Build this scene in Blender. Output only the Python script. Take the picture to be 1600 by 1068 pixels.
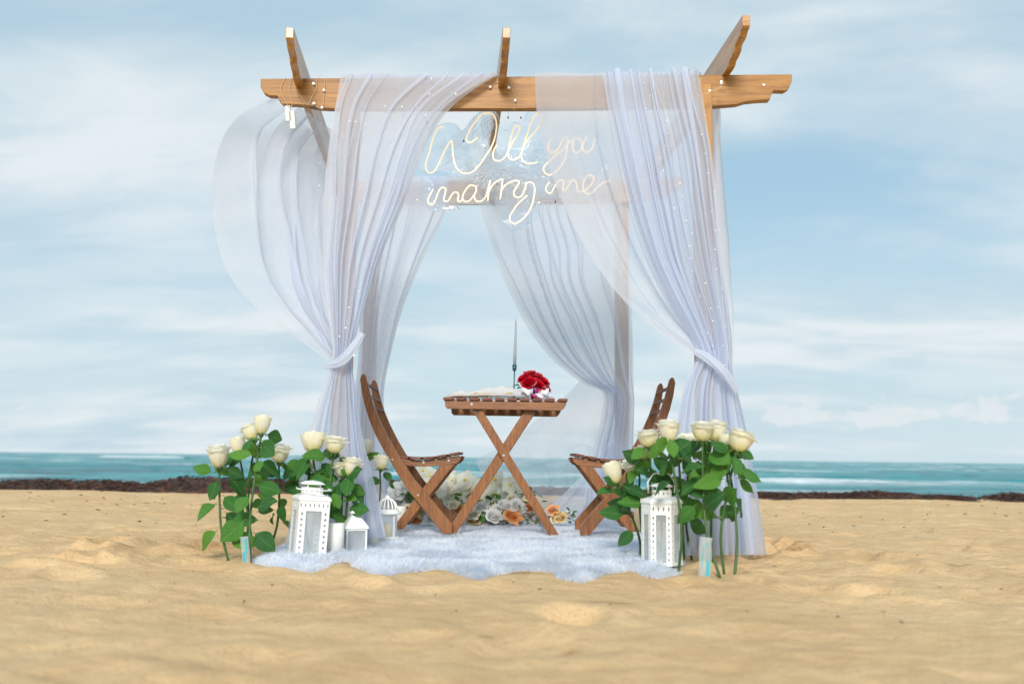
import bpy, bmesh, math, random
import numpy as np
from mathutils import Matrix, Vector, Euler

for o in list(bpy.data.objects):
    bpy.data.objects.remove(o)
SC = bpy.context.scene
COL = SC.collection
R = math.radians

# ------------------------------------------------------------------ camera
CAM_H, PITCH, ROLL, FPX = 0.42, R(6.62), R(0.66), 1556.0
cam_d = bpy.data.cameras.new("camera")
cam_d.sensor_width = 36.0
cam_d.lens = 36.0 * FPX / 1600.0
cam_d.clip_start, cam_d.clip_end = 0.05, 20000
cam_d.dof.use_dof = True
cam_d.dof.focus_distance = 5.0
cam_d.dof.aperture_fstop = 2.2
cam = bpy.data.objects.new("camera", cam_d)
COL.objects.link(cam)
CROT = Matrix.Rotation(math.pi / 2 + PITCH, 3, 'X') @ Matrix.Rotation(ROLL, 3, 'Z')
cam.matrix_world = Matrix.Translation((0, 0, CAM_H)) @ CROT.to_4x4()
SC.camera = cam

# ------------------------------------------------------------------ sky
SUN_EL, SUN_AZ = R(28), R(185)          # azimuth clockwise from +Y (behind the camera, a little left)
world = bpy.data.worlds.new("World")
SC.world = world
world.use_nodes = True
wt = world.node_tree
wt.nodes.clear()
W = lambda t: wt.nodes.new(t)
wout, bg, sky = W('ShaderNodeOutputWorld'), W('ShaderNodeBackground'), W('ShaderNodeTexSky')
sky.sky_type = 'NISHITA'
sky.sun_disc = False
sky.sun_elevation = SUN_EL
sky.sun_rotation = SUN_AZ
sky.air_density, sky.dust_density, sky.ozone_density = 1.0, 0.6, 2.0
tc = W('ShaderNodeTexCoord')
sep = W('ShaderNodeSeparateXYZ')
wt.links.new(tc.outputs['Generated'], sep.inputs[0])


def wmath(op, a, b=None, c=None):
    n = W('ShaderNodeMath')
    n.operation = op
    for i, v in enumerate((a, b, c)):
        if v is None:
            continue
        if isinstance(v, (int, float)):
            n.inputs[i].default_value = v
        else:
            wt.links.new(v, n.inputs[i])
    return n.outputs[0]


def wramp(src, stops, interp='EASE'):
    n = W('ShaderNodeValToRGB')
    n.color_ramp.interpolation = interp
    while len(n.color_ramp.elements) < len(stops):
        n.color_ramp.elements.new(0.5)
    for e, (p, c) in zip(n.color_ramp.elements, stops):
        e.position = p
        e.color = (c, c, c, 1) if isinstance(c, (int, float)) else (*c, 1)
    wt.links.new(src, n.inputs[0])
    return n.outputs[0]


def wmix(fac, a, b):
    n = W('ShaderNodeMix')
    n.data_type = 'RGBA'
    for s, v in ((n.inputs[0], fac), (n.inputs[6], a), (n.inputs[7], b)):
        if isinstance(v, (int, float)):
            s.default_value = v
        elif isinstance(v, tuple):
            s.default_value = (*v, 1)
        else:
            wt.links.new(v, s)
    return n.outputs[2]


def wnoise(vec, scale, detail, rough, dist=0.0, loc=(0, 0, 0), scl=(1, 1, 1), rot=(0, 0, 0)):
    m = W('ShaderNodeMapping')
    m.inputs['Location'].default_value = loc
    m.inputs['Scale'].default_value = scl
    m.inputs['Rotation'].default_value = rot
    wt.links.new(vec, m.inputs[0])
    n = W('ShaderNodeTexNoise')
    n.inputs['Scale'].default_value = scale
    n.inputs['Detail'].default_value = detail
    n.inputs['Roughness'].default_value = rough
    n.inputs['Distortion'].default_value = dist
    wt.links.new(m.outputs[0], n.inputs[0])
    return n.outputs[0]


zc = wmath('MAXIMUM', sep.outputs[2], 0.0)
zd = wmath('ADD', zc, 0.20)
comb = W('ShaderNodeCombineXYZ')
wt.links.new(wmath('DIVIDE', sep.outputs[0], zd), comb.inputs[0])
wt.links.new(wmath('DIVIDE', sep.outputs[1], zd), comb.inputs[1])
CL = comb.outputs[0]
n1 = wnoise(CL, 0.72, 5, 0.50, 0.5, (4.35, 1.1, 0), (0.9, 1.15, 1), (0, 0, R(-20)))
n2 = wnoise(CL, 2.2, 5, 0.52, 0.3, (5.1, 3.7, 0), (0.7, 1.3, 1), (0, 0, R(-14)))
cl = wmath('ADD', wmath('MULTIPLY', n1, 0.72), wmath('MULTIPLY', n2, 0.28))
cfac = wramp(cl, [(0.37, 0.10), (0.48, 0.52), (0.59, 0.97)])
cshade = wramp(n2, [(0.32, (4.2, 5.35, 6.0)), (0.66, (6.1, 6.6, 6.85))])
# pale veil that thickens towards the horizon
veil = wramp(sep.outputs[2], [(0.0, 0.92), (0.10, 0.66), (0.28, 0.16), (1.0, 0.10)])
base = wmix(0.70, sky.outputs[0], (2.45, 4.40, 5.65))
base = wmix(veil, base, (5.0, 6.0, 6.4))
skyc = wmix(cfac, base, cshade)
# small cumulus heads standing on the horizon
ang = W('ShaderNodeCombineXYZ')
wt.links.new(wmath('ARCTAN2', sep.outputs[0], sep.outputs[1]), ang.inputs[0])
wt.links.new(wmath('MULTIPLY', sep.outputs[2], 1.25), ang.inputs[1])
cu = wnoise(ang.outputs[0], 21.0, 6, 0.55, 0.0, (0.57, 0.24, 0.2))
cmask = wramp(wmath('ADD', wmath('MULTIPLY', ang.outputs[0] if False else wmath('ARCTAN2', sep.outputs[0], sep.outputs[1]), 0.25), 0.5), [(0.545, 0.0), (0.575, 1.0), (0.80, 1.0), (0.88, 0.0)])
band = wramp(sep.outputs[2], [(0.026, 0.0), (0.040, 1.0), (0.050, 0.75), (0.076, 0.0)], 'LINEAR')
cthr = wmath('ADD', wmath('MULTIPLY', band, 0.34), wmath('MULTIPLY', cmask, 0.20))
cuf = wramp(wmath('ADD', cu, cthr), [(0.93, 0.0), (1.16, 0.70)])
cuf = wmath('MULTIPLY', cuf, wmath('MINIMUM', wmath('MULTIPLY', band, 3.0), 1.0))
skyc = wmix(cuf, skyc, (6.1, 6.45, 6.6))
wt.links.new(skyc, bg.inputs[0])
bg.inputs[1].default_value = 0.076
wt.links.new(bg.outputs[0], wout.inputs[0])

sun_d = bpy.data.lights.new("sun", 'SUN')
sun_d.energy = 2.0
sun_d.angle = R(16)
sun_d.color = (1.0, 0.94, 0.86)
sun = bpy.data.objects.new("sun", sun_d)
COL.objects.link(sun)
sdir = Vector((math.sin(SUN_AZ) * math.cos(SUN_EL), math.cos(SUN_AZ) * math.cos(SUN_EL), math.sin(SUN_EL)))
sun.rotation_euler = sdir.to_track_quat('Z', 'Y').to_euler()
sun.location = (0, 0, 8)

vs = SC.view_settings
vs.view_transform, vs.look, vs.gamma, vs.use_curve_mapping = 'Standard', 'None', 1.0, False
vs.exposure = 0.78
SC.render.engine = 'CYCLES'
SC.cycles.use_denoising = True
SC.cycles.transparent_max_bounces = 40
SC.cycles.max_bounces = 8
SC.cycles.transmission_bounces = 6
SC.cycles.caustics_reflective = False
SC.cycles.caustics_refractive = False


# ------------------------------------------------------------------ pixel <-> place
def ray(px, py):
    return CROT @ Vector(((px - 800) / FPX, (534 - py) / FPX, -1))


def at(px, py, Y):
    d = ray(px, py)
    return Vector((0, 0, CAM_H)) + d * (Y / d.y)


def gnd(px, py, z=0.0):
    d = ray(px, py)
    return Vector((0, 0, CAM_H)) + d * ((z - CAM_H) / d.z)


# ------------------------------------------------------------------ noise
def vnoise(x, y, seed):
    rs = np.random.RandomState(seed)
    n = 256
    t = rs.rand(n, n)
    xi, yi = np.floor(x).astype(int), np.floor(y).astype(int)
    fx, fy = x - xi, y - yi
    fx, fy = fx * fx * fx * (fx * (fx * 6 - 15) + 10), fy * fy * fy * (fy * (fy * 6 - 15) + 10)
    g = lambda a, b: t[a % n, b % n]
    return (g(xi, yi) * (1 - fx) + g(xi + 1, yi) * fx) * (1 - fy) + (g(xi, yi + 1) * (1 - fx) + g(xi + 1, yi + 1) * fx) * fy


def fbm(x, y, seed, octv=4, gain=0.5):
    s, a, tot = 0, 1.0, 0
    for k in range(octv):
        s = s + a * vnoise(x * 2 ** k + 17.3 * k, y * 2 ** k + 9.1 * k, seed + k)
        tot += a
        a *= gain
    return s / tot - 0.5


# ------------------------------------------------------------------ materials
def newmat(name):
    m = bpy.data.materials.new(name)
    m.use_nodes = True
    nt = m.node_tree
    nt.nodes.clear()
    return m, nt


class NT:
    """small node-graph helper"""
    def __init__(s, name):
        s.m, s.t = newmat(name)
        s.out = s.t.nodes.new('ShaderNodeOutputMaterial')

    def n(s, t, **kw):
        n = s.t.nodes.new(t)
        for k, v in kw.items():
            if k.startswith('_'):
                setattr(n, k[1:], v)
            else:
                s.set(n.inputs[k.replace('__', ' ')], v)
        return n

    def set(s, sock, v):
        if isinstance(v, bpy.types.NodeSocket):
            s.t.links.new(v, sock)
        elif isinstance(v, tuple) and len(v) == 3 and sock.type == 'RGBA':
            sock.default_value = (*v, 1)
        else:
            sock.default_value = v

    def coord(s, kind='Object', scale=(1, 1, 1), loc=(0, 0, 0), rot=(0, 0, 0)):
        c = s.n('ShaderNodeTexCoord')
        m = s.n('ShaderNodeMapping')
        m.inputs['Scale'].default_value = scale
        m.inputs['Location'].default_value = loc
        m.inputs['Rotation'].default_value = rot
        s.t.links.new(c.outputs[kind], m.inputs[0])
        return m.outputs[0]

    def noise(s, vec, scale, detail=4, rough=0.5, dist=0.0):
        n = s.n('ShaderNodeTexNoise')
        s.set(n.inputs['Vector'], vec)
        n.inputs['Scale'].default_value = scale
        n.inputs['Detail'].default_value = detail
        n.inputs['Roughness'].default_value = rough
        n.inputs['Distortion'].default_value = dist
        return n.outputs[0]

    def ramp(s, src, stops, interp='LINEAR'):
        n = s.n('ShaderNodeValToRGB')
        n.color_ramp.interpolation = interp
        while len(n.color_ramp.elements) < len(stops):
            n.color_ramp.elements.new(0.5)
        for e, (p, c) in zip(n.color_ramp.elements, stops):
            e.position = p
            e.color = (c, c, c, 1) if isinstance(c, (int, float)) else (*c, 1)
        s.set(n.inputs[0], src)
        return n.outputs[0]

    def mix(s, fac, a, b, mode='MIX'):
        n = s.n('ShaderNodeMix')
        n.data_type = 'RGBA'
        n.blend_type = mode
        s.set(n.inputs[0], fac)
        s.set(n.inputs[6], a)
        s.set(n.inputs[7], b)
        return n.outputs[2]

    def math(s, op, a, b=0.0):
        n = s.n('ShaderNodeMath')
        n.operation = op
        s.set(n.inputs[0], a)
        s.set(n.inputs[1], b)
        return n.outputs[0]

    def bump(s, h, strength, dist=0.01):
        n = s.n('ShaderNodeBump')
        n.inputs['Strength'].default_value = strength
        n.inputs['Distance'].default_value = dist
        s.set(n.inputs['Height'], h)
        return n.outputs[0]

    def principled(s, col, rough=0.5, normal=None, **kw):
        p = s.n('ShaderNodeBsdfPrincipled')
        s.set(p.inputs['Base Color'], col)
        s.set(p.inputs['Roughness'], rough)
        for k, v in kw.items():
            s.set(p.inputs[k.replace('__', ' ')], v)
        if normal is not None:
            s.set(p.inputs['Normal'], normal)
        return p.outputs[0]

    def mixsh(s, fac, a, b):
        n = s.n('ShaderNodeMixShader')
        s.set(n.inputs[0], fac)
        s.set(n.inputs[1], a)
        s.set(n.inputs[2], b)
        return n.outputs[0]

    def done(s, sh):
        s.t.links.new(sh, s.out.inputs[0])
        return s.m


MAT = {}


def mat_plain(name, col, rough=0.5, var=0.12, scale=30.0, bump=0.0, **kw):
    g = NT(name)
    v = g.coord()
    n = g.noise(v, scale, 4, 0.6)
    c2 = tuple(max(0, c * (1 - var)) for c in col)
    c1 = tuple(min(1, c * (1 + var * 0.6)) for c in col)
    c = g.ramp(n, [(0.3, c2), (0.7, c1)])
    nb = g.bump(n, bump, 0.004) if bump else None
    MAT[name] = g.done(g.principled(c, rough, nb, **kw))
    return MAT[name]


def mat_wood(name, dark, mid, light, scale, rough=0.38, coat=0.25):
    g = NT(name)
    v = g.coord(scale=scale)
    rnd = g.n('ShaderNodeObjectInfo').outputs['Random']
    off = g.n('ShaderNodeVectorMath')
    off.operation = 'ADD'
    g.set(off.inputs[0], v)
    cmb = g.n('ShaderNodeCombineXYZ')
    r7 = g.math('MULTIPLY', rnd, 37.0)
    for i in range(3):
        g.set(cmb.inputs[i], r7)
    g.set(off.inputs[1], cmb.outputs[0])
    a = g.noise(off.outputs[0], 2.6, 6, 0.62, 1.1)
    b = g.noise(off.outputs[0], 11.0, 5, 0.7, 0.4)
    w = g.math('ADD', g.math('MULTIPLY', a, 0.56), g.math('MULTIPLY', b, 0.44))
    c = g.ramp(w, [(0.34, dark), (0.48, mid), (0.62, light)])
    vo = g.n('ShaderNodeTexVoronoi')
    off2 = g.n('ShaderNodeVectorMath')
    off2.operation = 'ADD'
    g.set(off2.inputs[0], g.coord(scale=tuple(2.2 if q < 3 else 4.2 for q in scale)))
    g.set(off2.inputs[1], cmb.outputs[0])
    g.set(vo.inputs['Vector'], off2.outputs[0])
    vo.inputs['Scale'].default_value = 1.6
    c = g.mix(g.ramp(vo.outputs['Distance'], [(0.05, 0.75), (0.13, 0.0)]), c, tuple(q * .35 for q in dark))
    tone = g.math('ADD', g.math('MULTIPLY', rnd, 0.34), 0.83)
    tv = g.n('ShaderNodeCombineXYZ')
    for i in range(3):
        g.set(tv.inputs[i], tone)
    c = g.mix(1.0, c, tv.outputs[0], 'MULTIPLY')
    MAT[name] = g.done(g.principled(c, g.math('ADD', g.math('MULTIPLY', b, 0.25), rough - 0.12), g.bump(b, 0.35, 0.003), Specular__IOR__Level=0.5, Coat__Weight=coat, Coat__Roughness=0.24 if coat < .7 else 0.38, Coat__IOR=1.5 if coat < .7 else 1.75))


PD, PM, PL = (0.15, 0.055, 0.010), (0.36, 0.160, 0.028), (0.51, 0.262, 0.058)
mat_wood('pine_x', PD, PM, PL, (0.7, 9, 14), 0.5, 0.05)
mat_wood('pine_y', PD, PM, PL, (9, 0.7, 14), coat=0.72)
mat_wood('pine_z', PD, PM, PL, (14, 9, 0.7), 0.5, 0.05)
CD, CM, CLT = (0.090, 0.030, 0.010), (0.210, 0.076, 0.022), (0.32, 0.130, 0.036)
mat_wood('acacia_x', CD, CM, CLT, (2, 22, 30))
mat_wood('acacia_y', (0.07, 0.022, 0.014), (0.15, 0.046, 0.024), (0.22, 0.075, 0.034), (24, 2, 30), 0.6, 0.0)
mat_wood('acacia_z', CD, CM, CLT, (30, 22, 2.2))


def mat_cloth(name, alpha, col=(0.80, 0.855, 0.96), trans=0.55):
    g = NT(name)
    v = g.coord()
    n = g.noise(v, 9.0, 4, 0.6)
    fine = g.noise(v, 260.0, 2, 0.5)
    d = g.n('ShaderNodeBsdfDiffuse')
    g.set(d.inputs['Color'], col)
    t = g.n('ShaderNodeBsdfTranslucent')
    g.set(t.inputs['Color'], tuple(c * 0.97 for c in col))
    body = g.mixsh(trans, d.outputs[0], t.outputs[0])
    tr = g.n('ShaderNodeBsdfTransparent')
    f = g.math('ADD', alpha - 0.11, g.math('ADD', g.math('MULTIPLY', n, 0.14), g.math('MULTIPLY', fine, 0.08)))
    MAT[name] = g.done(g.mixsh(f, tr.outputs[0], body))


mat_cloth('voile', 0.62)
mat_cloth('voile_front', 0.64)
mat_cloth('voile_over', 0.42)
mat_cloth('voile_mid', 0.52)
mat_cloth('voile_thin', 0.40)
mat_cloth('voile_dense', 0.72)
mat_cloth('lace', 0.74, (0.90, 0.90, 0.90), 0.4)


def mat_petal(name, tip, basec, zr, trans=0.48):
    g = NT(name)
    c = g.n('ShaderNodeTexCoord')
    s = g.n('ShaderNodeSeparateXYZ')
    g.set(s.inputs[0], c.outputs['Object'])
    h = g.math('MULTIPLY', s.outputs[2], 1.0 / zr)
    n = g.noise(g.coord(scale=(1, 1, 1)), 45.0, 3, 0.5)
    h = g.math('ADD', h, g.math('MULTIPLY', g.math('SUBTRACT', n, 0.5), 0.5))
    col = g.ramp(h, [(0.05, basec), (0.6, tip)])
    hs = g.n('ShaderNodeHueSaturation')
    rnd = g.n('ShaderNodeObjectInfo').outputs['Random']
    g.set(hs.inputs['Saturation'], g.math('ADD', g.math('MULTIPLY', rnd, 0.5), 0.75))
    g.set(hs.inputs['Value'], g.math('ADD', g.math('MULTIPLY', rnd, 0.10), 0.92))
    g.set(hs.inputs['Color'], col)
    col = hs.outputs[0]
    p = g.principled(col, 0.55, g.bump(n, 0.2, 0.003), Specular__IOR__Level=0.3)
    t = g.n('ShaderNodeBsdfTranslucent')
    g.set(t.inputs['Color'], col)
    MAT[name] = g.done(g.mixsh(trans, p, t.outputs[0]))


mat_petal('petal_white', (0.98, 0.955, 0.82), (0.96, 0.90, 0.48), 0.055)
mat_petal('petal_red', (0.50, 0.003, 0.018), (0.20, 0.0, 0.010), 0.05, 0.12)
mat_petal('petal_peach', (0.95, 0.56, 0.32), (0.92, 0.40, 0.14), 0.04)
mat_petal('petal_amber', (0.96, 0.72, 0.32), (0.94, 0.56, 0.12), 0.04)
mat_petal('petal_orchid', (0.95, 0.95, 0.90), (0.93, 0.93, 0.84), 0.02)
mat_petal('petal_snow', (0.97, 0.97, 0.96), (0.95, 0.95, 0.92), 0.05, 0.5)
mat_petal('petal_cream', (0.93, 0.90, 0.78), (0.90, 0.84, 0.50), 0.05)
mat_plain('orchid_heart', (0.85, 0.62, 0.03), 0.5)


def mat_leaf(name, a, b, c):
    g = NT(name)
    v = g.coord()
    n = g.noise(v, 22.0, 4, 0.6)
    rnd = g.n('ShaderNodeObjectInfo').outputs['Random']
    f = g.math('ADD', g.math('MULTIPLY', n, 0.5), g.math('MULTIPLY', rnd, 0.5))
    col = g.ramp(f, [(0.22, a), (0.5, b), (0.78, c)])
    tco = g.n('ShaderNodeTexCoord')
    sp = g.n('ShaderNodeSeparateXYZ')
    g.set(sp.inputs[0], tco.outputs['Object'])
    ax = g.math('ABSOLUTE', sp.outputs[0])
    rib = g.ramp(ax, [(0.008, 1.0), (0.022, 0.0)])
    side = g.math('SINE', g.math('MULTIPLY', g.math('SUBTRACT', sp.outputs[1], g.math('MULTIPLY', ax, 0.9)), 52.0))
    side = g.ramp(side, [(0.80, 0.0), (0.98, 0.5)])
    vein = g.math('MAXIMUM', rib, side)
    col = g.mix(g.math('MULTIPLY', vein, 0.45), col, (0.20, 0.36, 0.10))
    blot = g.ramp(g.noise(v, 3.5, 4, 0.7), [(0.62, 0.0), (0.74, 0.6)])
    col = g.mix(blot, col, (0.16, 0.19, 0.03))
    p = g.principled(col, 0.52, g.bump(g.math('ADD', n, g.math('MULTIPLY', vein, -0.6)), 0.4, 0.03))
    t = g.n('ShaderNodeBsdfTranslucent')
    g.set(t.inputs['Color'], g.mix(0.5, col, (0.16, 0.30, 0.02)))
    MAT[name] = g.done(g.mixsh(0.28, p, t.outputs[0]))


mat_leaf('leaf', (0.010, 0.090, 0.022), (0.030, 0.175, 0.022), (0.120, 0.320, 0.030))
mat_leaf('leaf_light', (0.05, 0.16, 0.02), (0.12, 0.26, 0.03), (0.24, 0.36, 0.05))
mat_plain('stem', (0.045, 0.115, 0.022), 0.5, 0.4, 18.0)
mat_plain('white_metal', (0.80, 0.81, 0.80), 0.42, 0.06, 40.0, 0.05)
mat_plain('candle_wax', (0.84, 0.83, 0.80), 0.55, 0.05, 12.0, 0.0, Subsurface__Weight=0.15)
mat_plain('candle_ivory', (0.78, 0.68, 0.46), 0.55, 0.08, 12.0)
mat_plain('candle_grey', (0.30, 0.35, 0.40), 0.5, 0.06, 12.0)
mat_plain('teal_metal', (0.008, 0.075, 0.105), 0.35, 0.2, 20.0)
mat_plain('steel', (0.62, 0.62, 0.62), 0.3, 0.1, 60.0, 0.0, Metallic=0.9)
mat_plain('dark_bolt', (0.05, 0.045, 0.05), 0.5)
mat_plain('battery_grey', (0.60, 0.62, 0.62), 0.5)
mat_plain('gold', (0.72, 0.50, 0.20), 0.35, 0.15, 50, 0.0, Metallic=0.35)
mat_plain('ribbon', (0.78, 0.74, 0.80), 0.3, 0.1, 25)
mat_plain('plum', (0.22, 0.01, 0.10), 0.35, 0.2, 25)
mat_plain('turquoise_print', (0.02, 0.46, 0.52), 0.4)
mat_plain('wire', (0.62, 0.52, 0.36), 0.4)
mat_plain('string_wire', (0.66, 0.68, 0.70), 0.4)
mat_plain('wick', (0.06, 0.05, 0.045), 0.8)


def mat_emit(name, col, strength, base=(0.8, 0.8, 0.8)):
    g = NT(name)
    MAT[name] = g.done(g.principled(base, 0.4, Emission__Color=col, Emission__Strength=strength))


mat_emit('neon', (1.0, 0.72, 0.44), 0.50, (0.62, 0.56, 0.46))
mat_emit('bulb', (1.0, 0.95, 0.86), 0.12, (0.85, 0.84, 0.82))


def mat_glass(name, tint, gloss, bump=None):
    g = NT(name)
    tr = g.n('ShaderNodeBsdfTransparent')
    g.set(tr.inputs[0], tint)
    gl = g.n('ShaderNodeBsdfGlossy')
    gl.inputs['Roughness'].default_value = 0.06
    fr = g.n('ShaderNodeFresnel')
    fr.inputs['IOR'].default_value = 1.45
    f = g.math('ADD', g.math('MULTIPLY', fr.outputs[0], 0.9), gloss)
    MAT[name] = g.done(g.mixsh(f, tr.outputs[0], gl.outputs[0]))


mat_cloth('pane', 0.30, (0.84, 0.89, 0.92), 0.5)
mat_cloth('sleeve', 0.42, (0.82, 0.86, 0.88), 0.5)

# acrylic backing wrapped in crumpled clear film
g = NT('acrylic')
v = g.coord()
n = g.noise(v, 16.0, 5, 0.62, 1.2)
mask = g.ramp(g.noise(v, 3.2, 2, 0.5), [(0.42, 0.0), (0.60, 1.0)])
hgt = g.math('MULTIPLY', n, mask)
gl = g.n('ShaderNodeBsdfGlass')
gl.inputs['IOR'].default_value = 1.22
gl.inputs['Roughness'].default_value = 0.0
g.set(gl.inputs['Color'], (0.96, 0.985, 1.0))
g.set(gl.inputs['Normal'], g.bump(hgt, 0.6, 0.05))
MAT['acrylic'] = g.done(gl.outputs[0])

# sand
g = NT('sand')
v = g.coord()
big = g.noise(v, 1.1, 4, 0.55)
med = g.noise(v, 9.0, 5, 0.62)
fine = g.noise(v, 240.0, 3, 0.7)
c = g.ramp(big, [(0.32, (0.71, 0.480, 0.250)), (0.68, (0.83, 0.605, 0.345))])
c = g.mix(g.math('MULTIPLY', g.ramp(med, [(0.40, 1.0), (0.58, 0.0)]), 0.20), c, (0.46, 0.265, 0.110))
c = g.mix(g.math('MULTIPLY', g.ramp(fine, [(0.35, 1.0), (0.60, 0.0)]), 0.25), c, (0.44, 0.28, 0.14))
fleck = g.noise(v, 75.0, 3, 0.75)
c = g.mix(g.math('MULTIPLY', g.ramp(fleck, [(0.32, 1.0), (0.43, 0.0)]), 0.38), c, (0.30, 0.17, 0.075))
dm = g.n('ShaderNodeAttribute')
dm.attribute_name = 'damp'
c = g.mix(g.math('MULTIPLY', dm.outputs['Fac'], g.ramp(g.noise(v, 26.0, 4, 0.7), [(0.38, 0.15), (0.56, 0.9)])), c, (0.30, 0.155, 0.055))
hh = g.math('ADD', g.math('MULTIPLY', med, 0.8), g.math('MULTIPLY', g.math('ADD', fine, fleck), 0.12))
MAT['sand'] = g.done(g.principled(c, 0.92, g.bump(hh, 0.8, 0.05), Specular__IOR__Level=0.15))

# sea
g = NT('water')
v = g.coord(scale=(0.7, 2.2, 1))
a = g.noise(v, 0.9, 6, 0.6)
v2 = g.coord(scale=(0.05, 0.30, 1))
patch = g.noise(v2, 1.0, 4, 0.55)
foam = g.n('ShaderNodeAttribute')
foam.attribute_name = 'foam'
deep = g.ramp(patch, [(0.36, (0.002, 0.140, 0.190)), (0.62, (0.020, 0.400, 0.430))])
water = g.principled(deep, 0.22, g.bump(a, 1.0, 1.2), Specular__IOR__Level=0.14)
fo = g.n('ShaderNodeBsdfDiffuse')
g.set(fo.inputs[0], (0.74, 0.80, 0.83))
ff = g.math('MULTIPLY', foam.outputs['Fac'], g.ramp(g.noise(v, 1.6, 5, 0.65), [(0.36, 0.35), (0.56, 1.0)]))
MAT['water'] = g.done(g.mixsh(ff, water, fo.outputs[0]))

g = NT('seaweed')
v = g.coord()
n = g.noise(v, 14.0, 5, 0.7)
c = g.ramp(n, [(0.38, (0.006, 0.003, 0.003)), (0.5, (0.034, 0.011, 0.006)), (0.66, (0.130, 0.048, 0.024))])
MAT['seaweed'] = g.done(g.principled(c, 0.6, g.bump(n, 0.8, 0.03)))

mat_plain('litter', (0.16, 0.085, 0.045), 0.8, 0.7, 3.0)
g = NT('fur')
v = g.coord()
n = g.noise(v, 7.0, 3, 0.55)
c = g.ramp(n, [(0.3, (0.78, 0.84, 0.94)), (0.7, (0.90, 0.93, 0.97))])
d = g.n('ShaderNodeBsdfDiffuse')
g.set(d.inputs[0], c)
t = g.n('ShaderNodeBsdfTranslucent')
g.set(t.inputs[0], c)
MAT['fur'] = g.done(g.mixsh(0.5, d.outputs[0], t.outputs[0]))


# ------------------------------------------------------------------ mesh building
class MB:
    def __init__(s):
        s.v, s.f = [], []

    def quad_grid(s, P, close_u=False):
        P = np.asarray(P, float)
        r, c = P.shape[:2]
        b = len(s.v)
        s.v += [tuple(p) for p in P.reshape(-1, 3)]
        for i in range(r - 1):
            for j in range(c if close_u else c - 1):
                j2 = (j + 1) % c
                s.f.append((b + i * c + j, b + i * c + j2, b + (i + 1) * c + j2, b + (i + 1) * c + j))
        return s

    def box(s, cen, size, M=None):
        b = len(s.v)
        for x in (-.5, .5):
            for y in (-.5, .5):
                for z in (-.5, .5):
                    p = Vector((x * size[0], y * size[1], z * size[2]))
                    if M is not None:
                        p = M @ p
                    s.v.append(tuple(p + Vector(cen)))
        s.f += [tuple(b + i for i in q) for q in ((0, 1, 3, 2), (4, 6, 7, 5), (0, 4, 5, 1), (2, 3, 7, 6), (0, 2, 6, 4), (1, 5, 7, 3))]
        return s

    def prism(s, poly, off):
        """poly: list of 3D points (planar), off: extrusion vector"""
        b, n = len(s.v), len(poly)
        off = Vector(off)
        s.v += [tuple(p) for p in poly] + [tuple(Vector(p) + off) for p in poly]
        s.f.append(tuple(b + i for i in range(n)))
        s.f.append(tuple(b + n + i for i in reversed(range(n))))
        for i in range(n):
            j = (i + 1) % n
            s.f.append((b + i, b + n + i, b + n + j, b + j))
        return s

    def tube(s, pts, rad, n=8, cap=True):
        pts = [Vector(p) for p in pts]
        if isinstance(rad, (int, float)):
            rad = [rad] * len(pts)
        b = len(s.v)
        prev = None
        for i, p in enumerate(pts):
            d = (pts[min(i + 1, len(pts) - 1)] - pts[max(i - 1, 0)])
            d = d.normalized() if d.length > 1e-9 else Vector((0, 0, 1))
            if prev is None:
                ref = Vector((0, 0, 1)) if abs(d.z) < 0.9 else Vector((1, 0, 0))
                x = d.cross(ref).normalized()
            else:
                x = (prev - d * prev.dot(d))
                x = x.normalized() if x.length > 1e-6 else d.orthogonal().normalized()
            prev = x
            y = d.cross(x)
            for k in range(n):
                a = 2 * math.pi * k / n
                s.v.append(tuple(p + (x * math.cos(a) + y * math.sin(a)) * rad[i]))
        for i in range(len(pts) - 1):
            for k in range(n):
                k2 = (k + 1) % n
                s.f.append((b + i * n + k, b + i * n + k2, b + (i + 1) * n + k2, b + (i + 1) * n + k))
        if cap:
            s.f.append(tuple(b + k for k in reversed(range(n))))
            e = b + (len(pts) - 1) * n
            s.f.append(tuple(e + k for k in range(n)))
        return s

    def lathe(s, prof, n=24, cen=(0, 0, 0)):
        b = len(s.v)
        for r, z in prof:
            for k in range(n):
                a = 2 * math.pi * k / n
                s.v.append((cen[0] + r * math.cos(a), cen[1] + r * math.sin(a), cen[2] + z))
        for i in range(len(prof) - 1):
            for k in range(n):
                k2 = (k + 1) % n
                s.f.append((b + i * n + k, b + i * n + k2, b + (i + 1) * n + k2, b + (i + 1) * n + k))
        return s

    def ball(s, cen, r, n=8, m=6, sz=1.0):
        return s.lathe([(max(1e-4, r * math.sin(math.pi * i / m)), -r * sz * math.cos(math.pi * i / m)) for i in range(m + 1)], n, cen)

    def mesh(s, name, mat, smooth=False):
        me = bpy.data.meshes.new(name)
        me.from_pydata(s.v, [], s.f)
        me.materials.append(MAT[mat] if isinstance(mat, str) else mat)
        if smooth:
            me.polygons.foreach_set('use_smooth', [True] * len(me.polygons))
        me.update()
        return me

    def build(s, name, mat, parent=None, smooth=False, bevel=0.0, fixn=True):
        """vertices are in world space (parents here are unrotated empties): shift to the parent"""
        off = Vector((0, 0, 0))
        p = parent
        while p is not None:
            off += p.location
            p = p.parent
        if off.length:
            s.v = [(a - off.x, b - off.y, c - off.z) for a, b, c in s.v]
        me = s.mesh(name, mat, smooth)
        if fixn:
            bm = bmesh.new()
            bm.from_mesh(me)
            bmesh.ops.recalc_face_normals(bm, faces=bm.faces)
            bm.to_mesh(me)
            bm.free()
        return link(name, me, parent, bevel=bevel)


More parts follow.
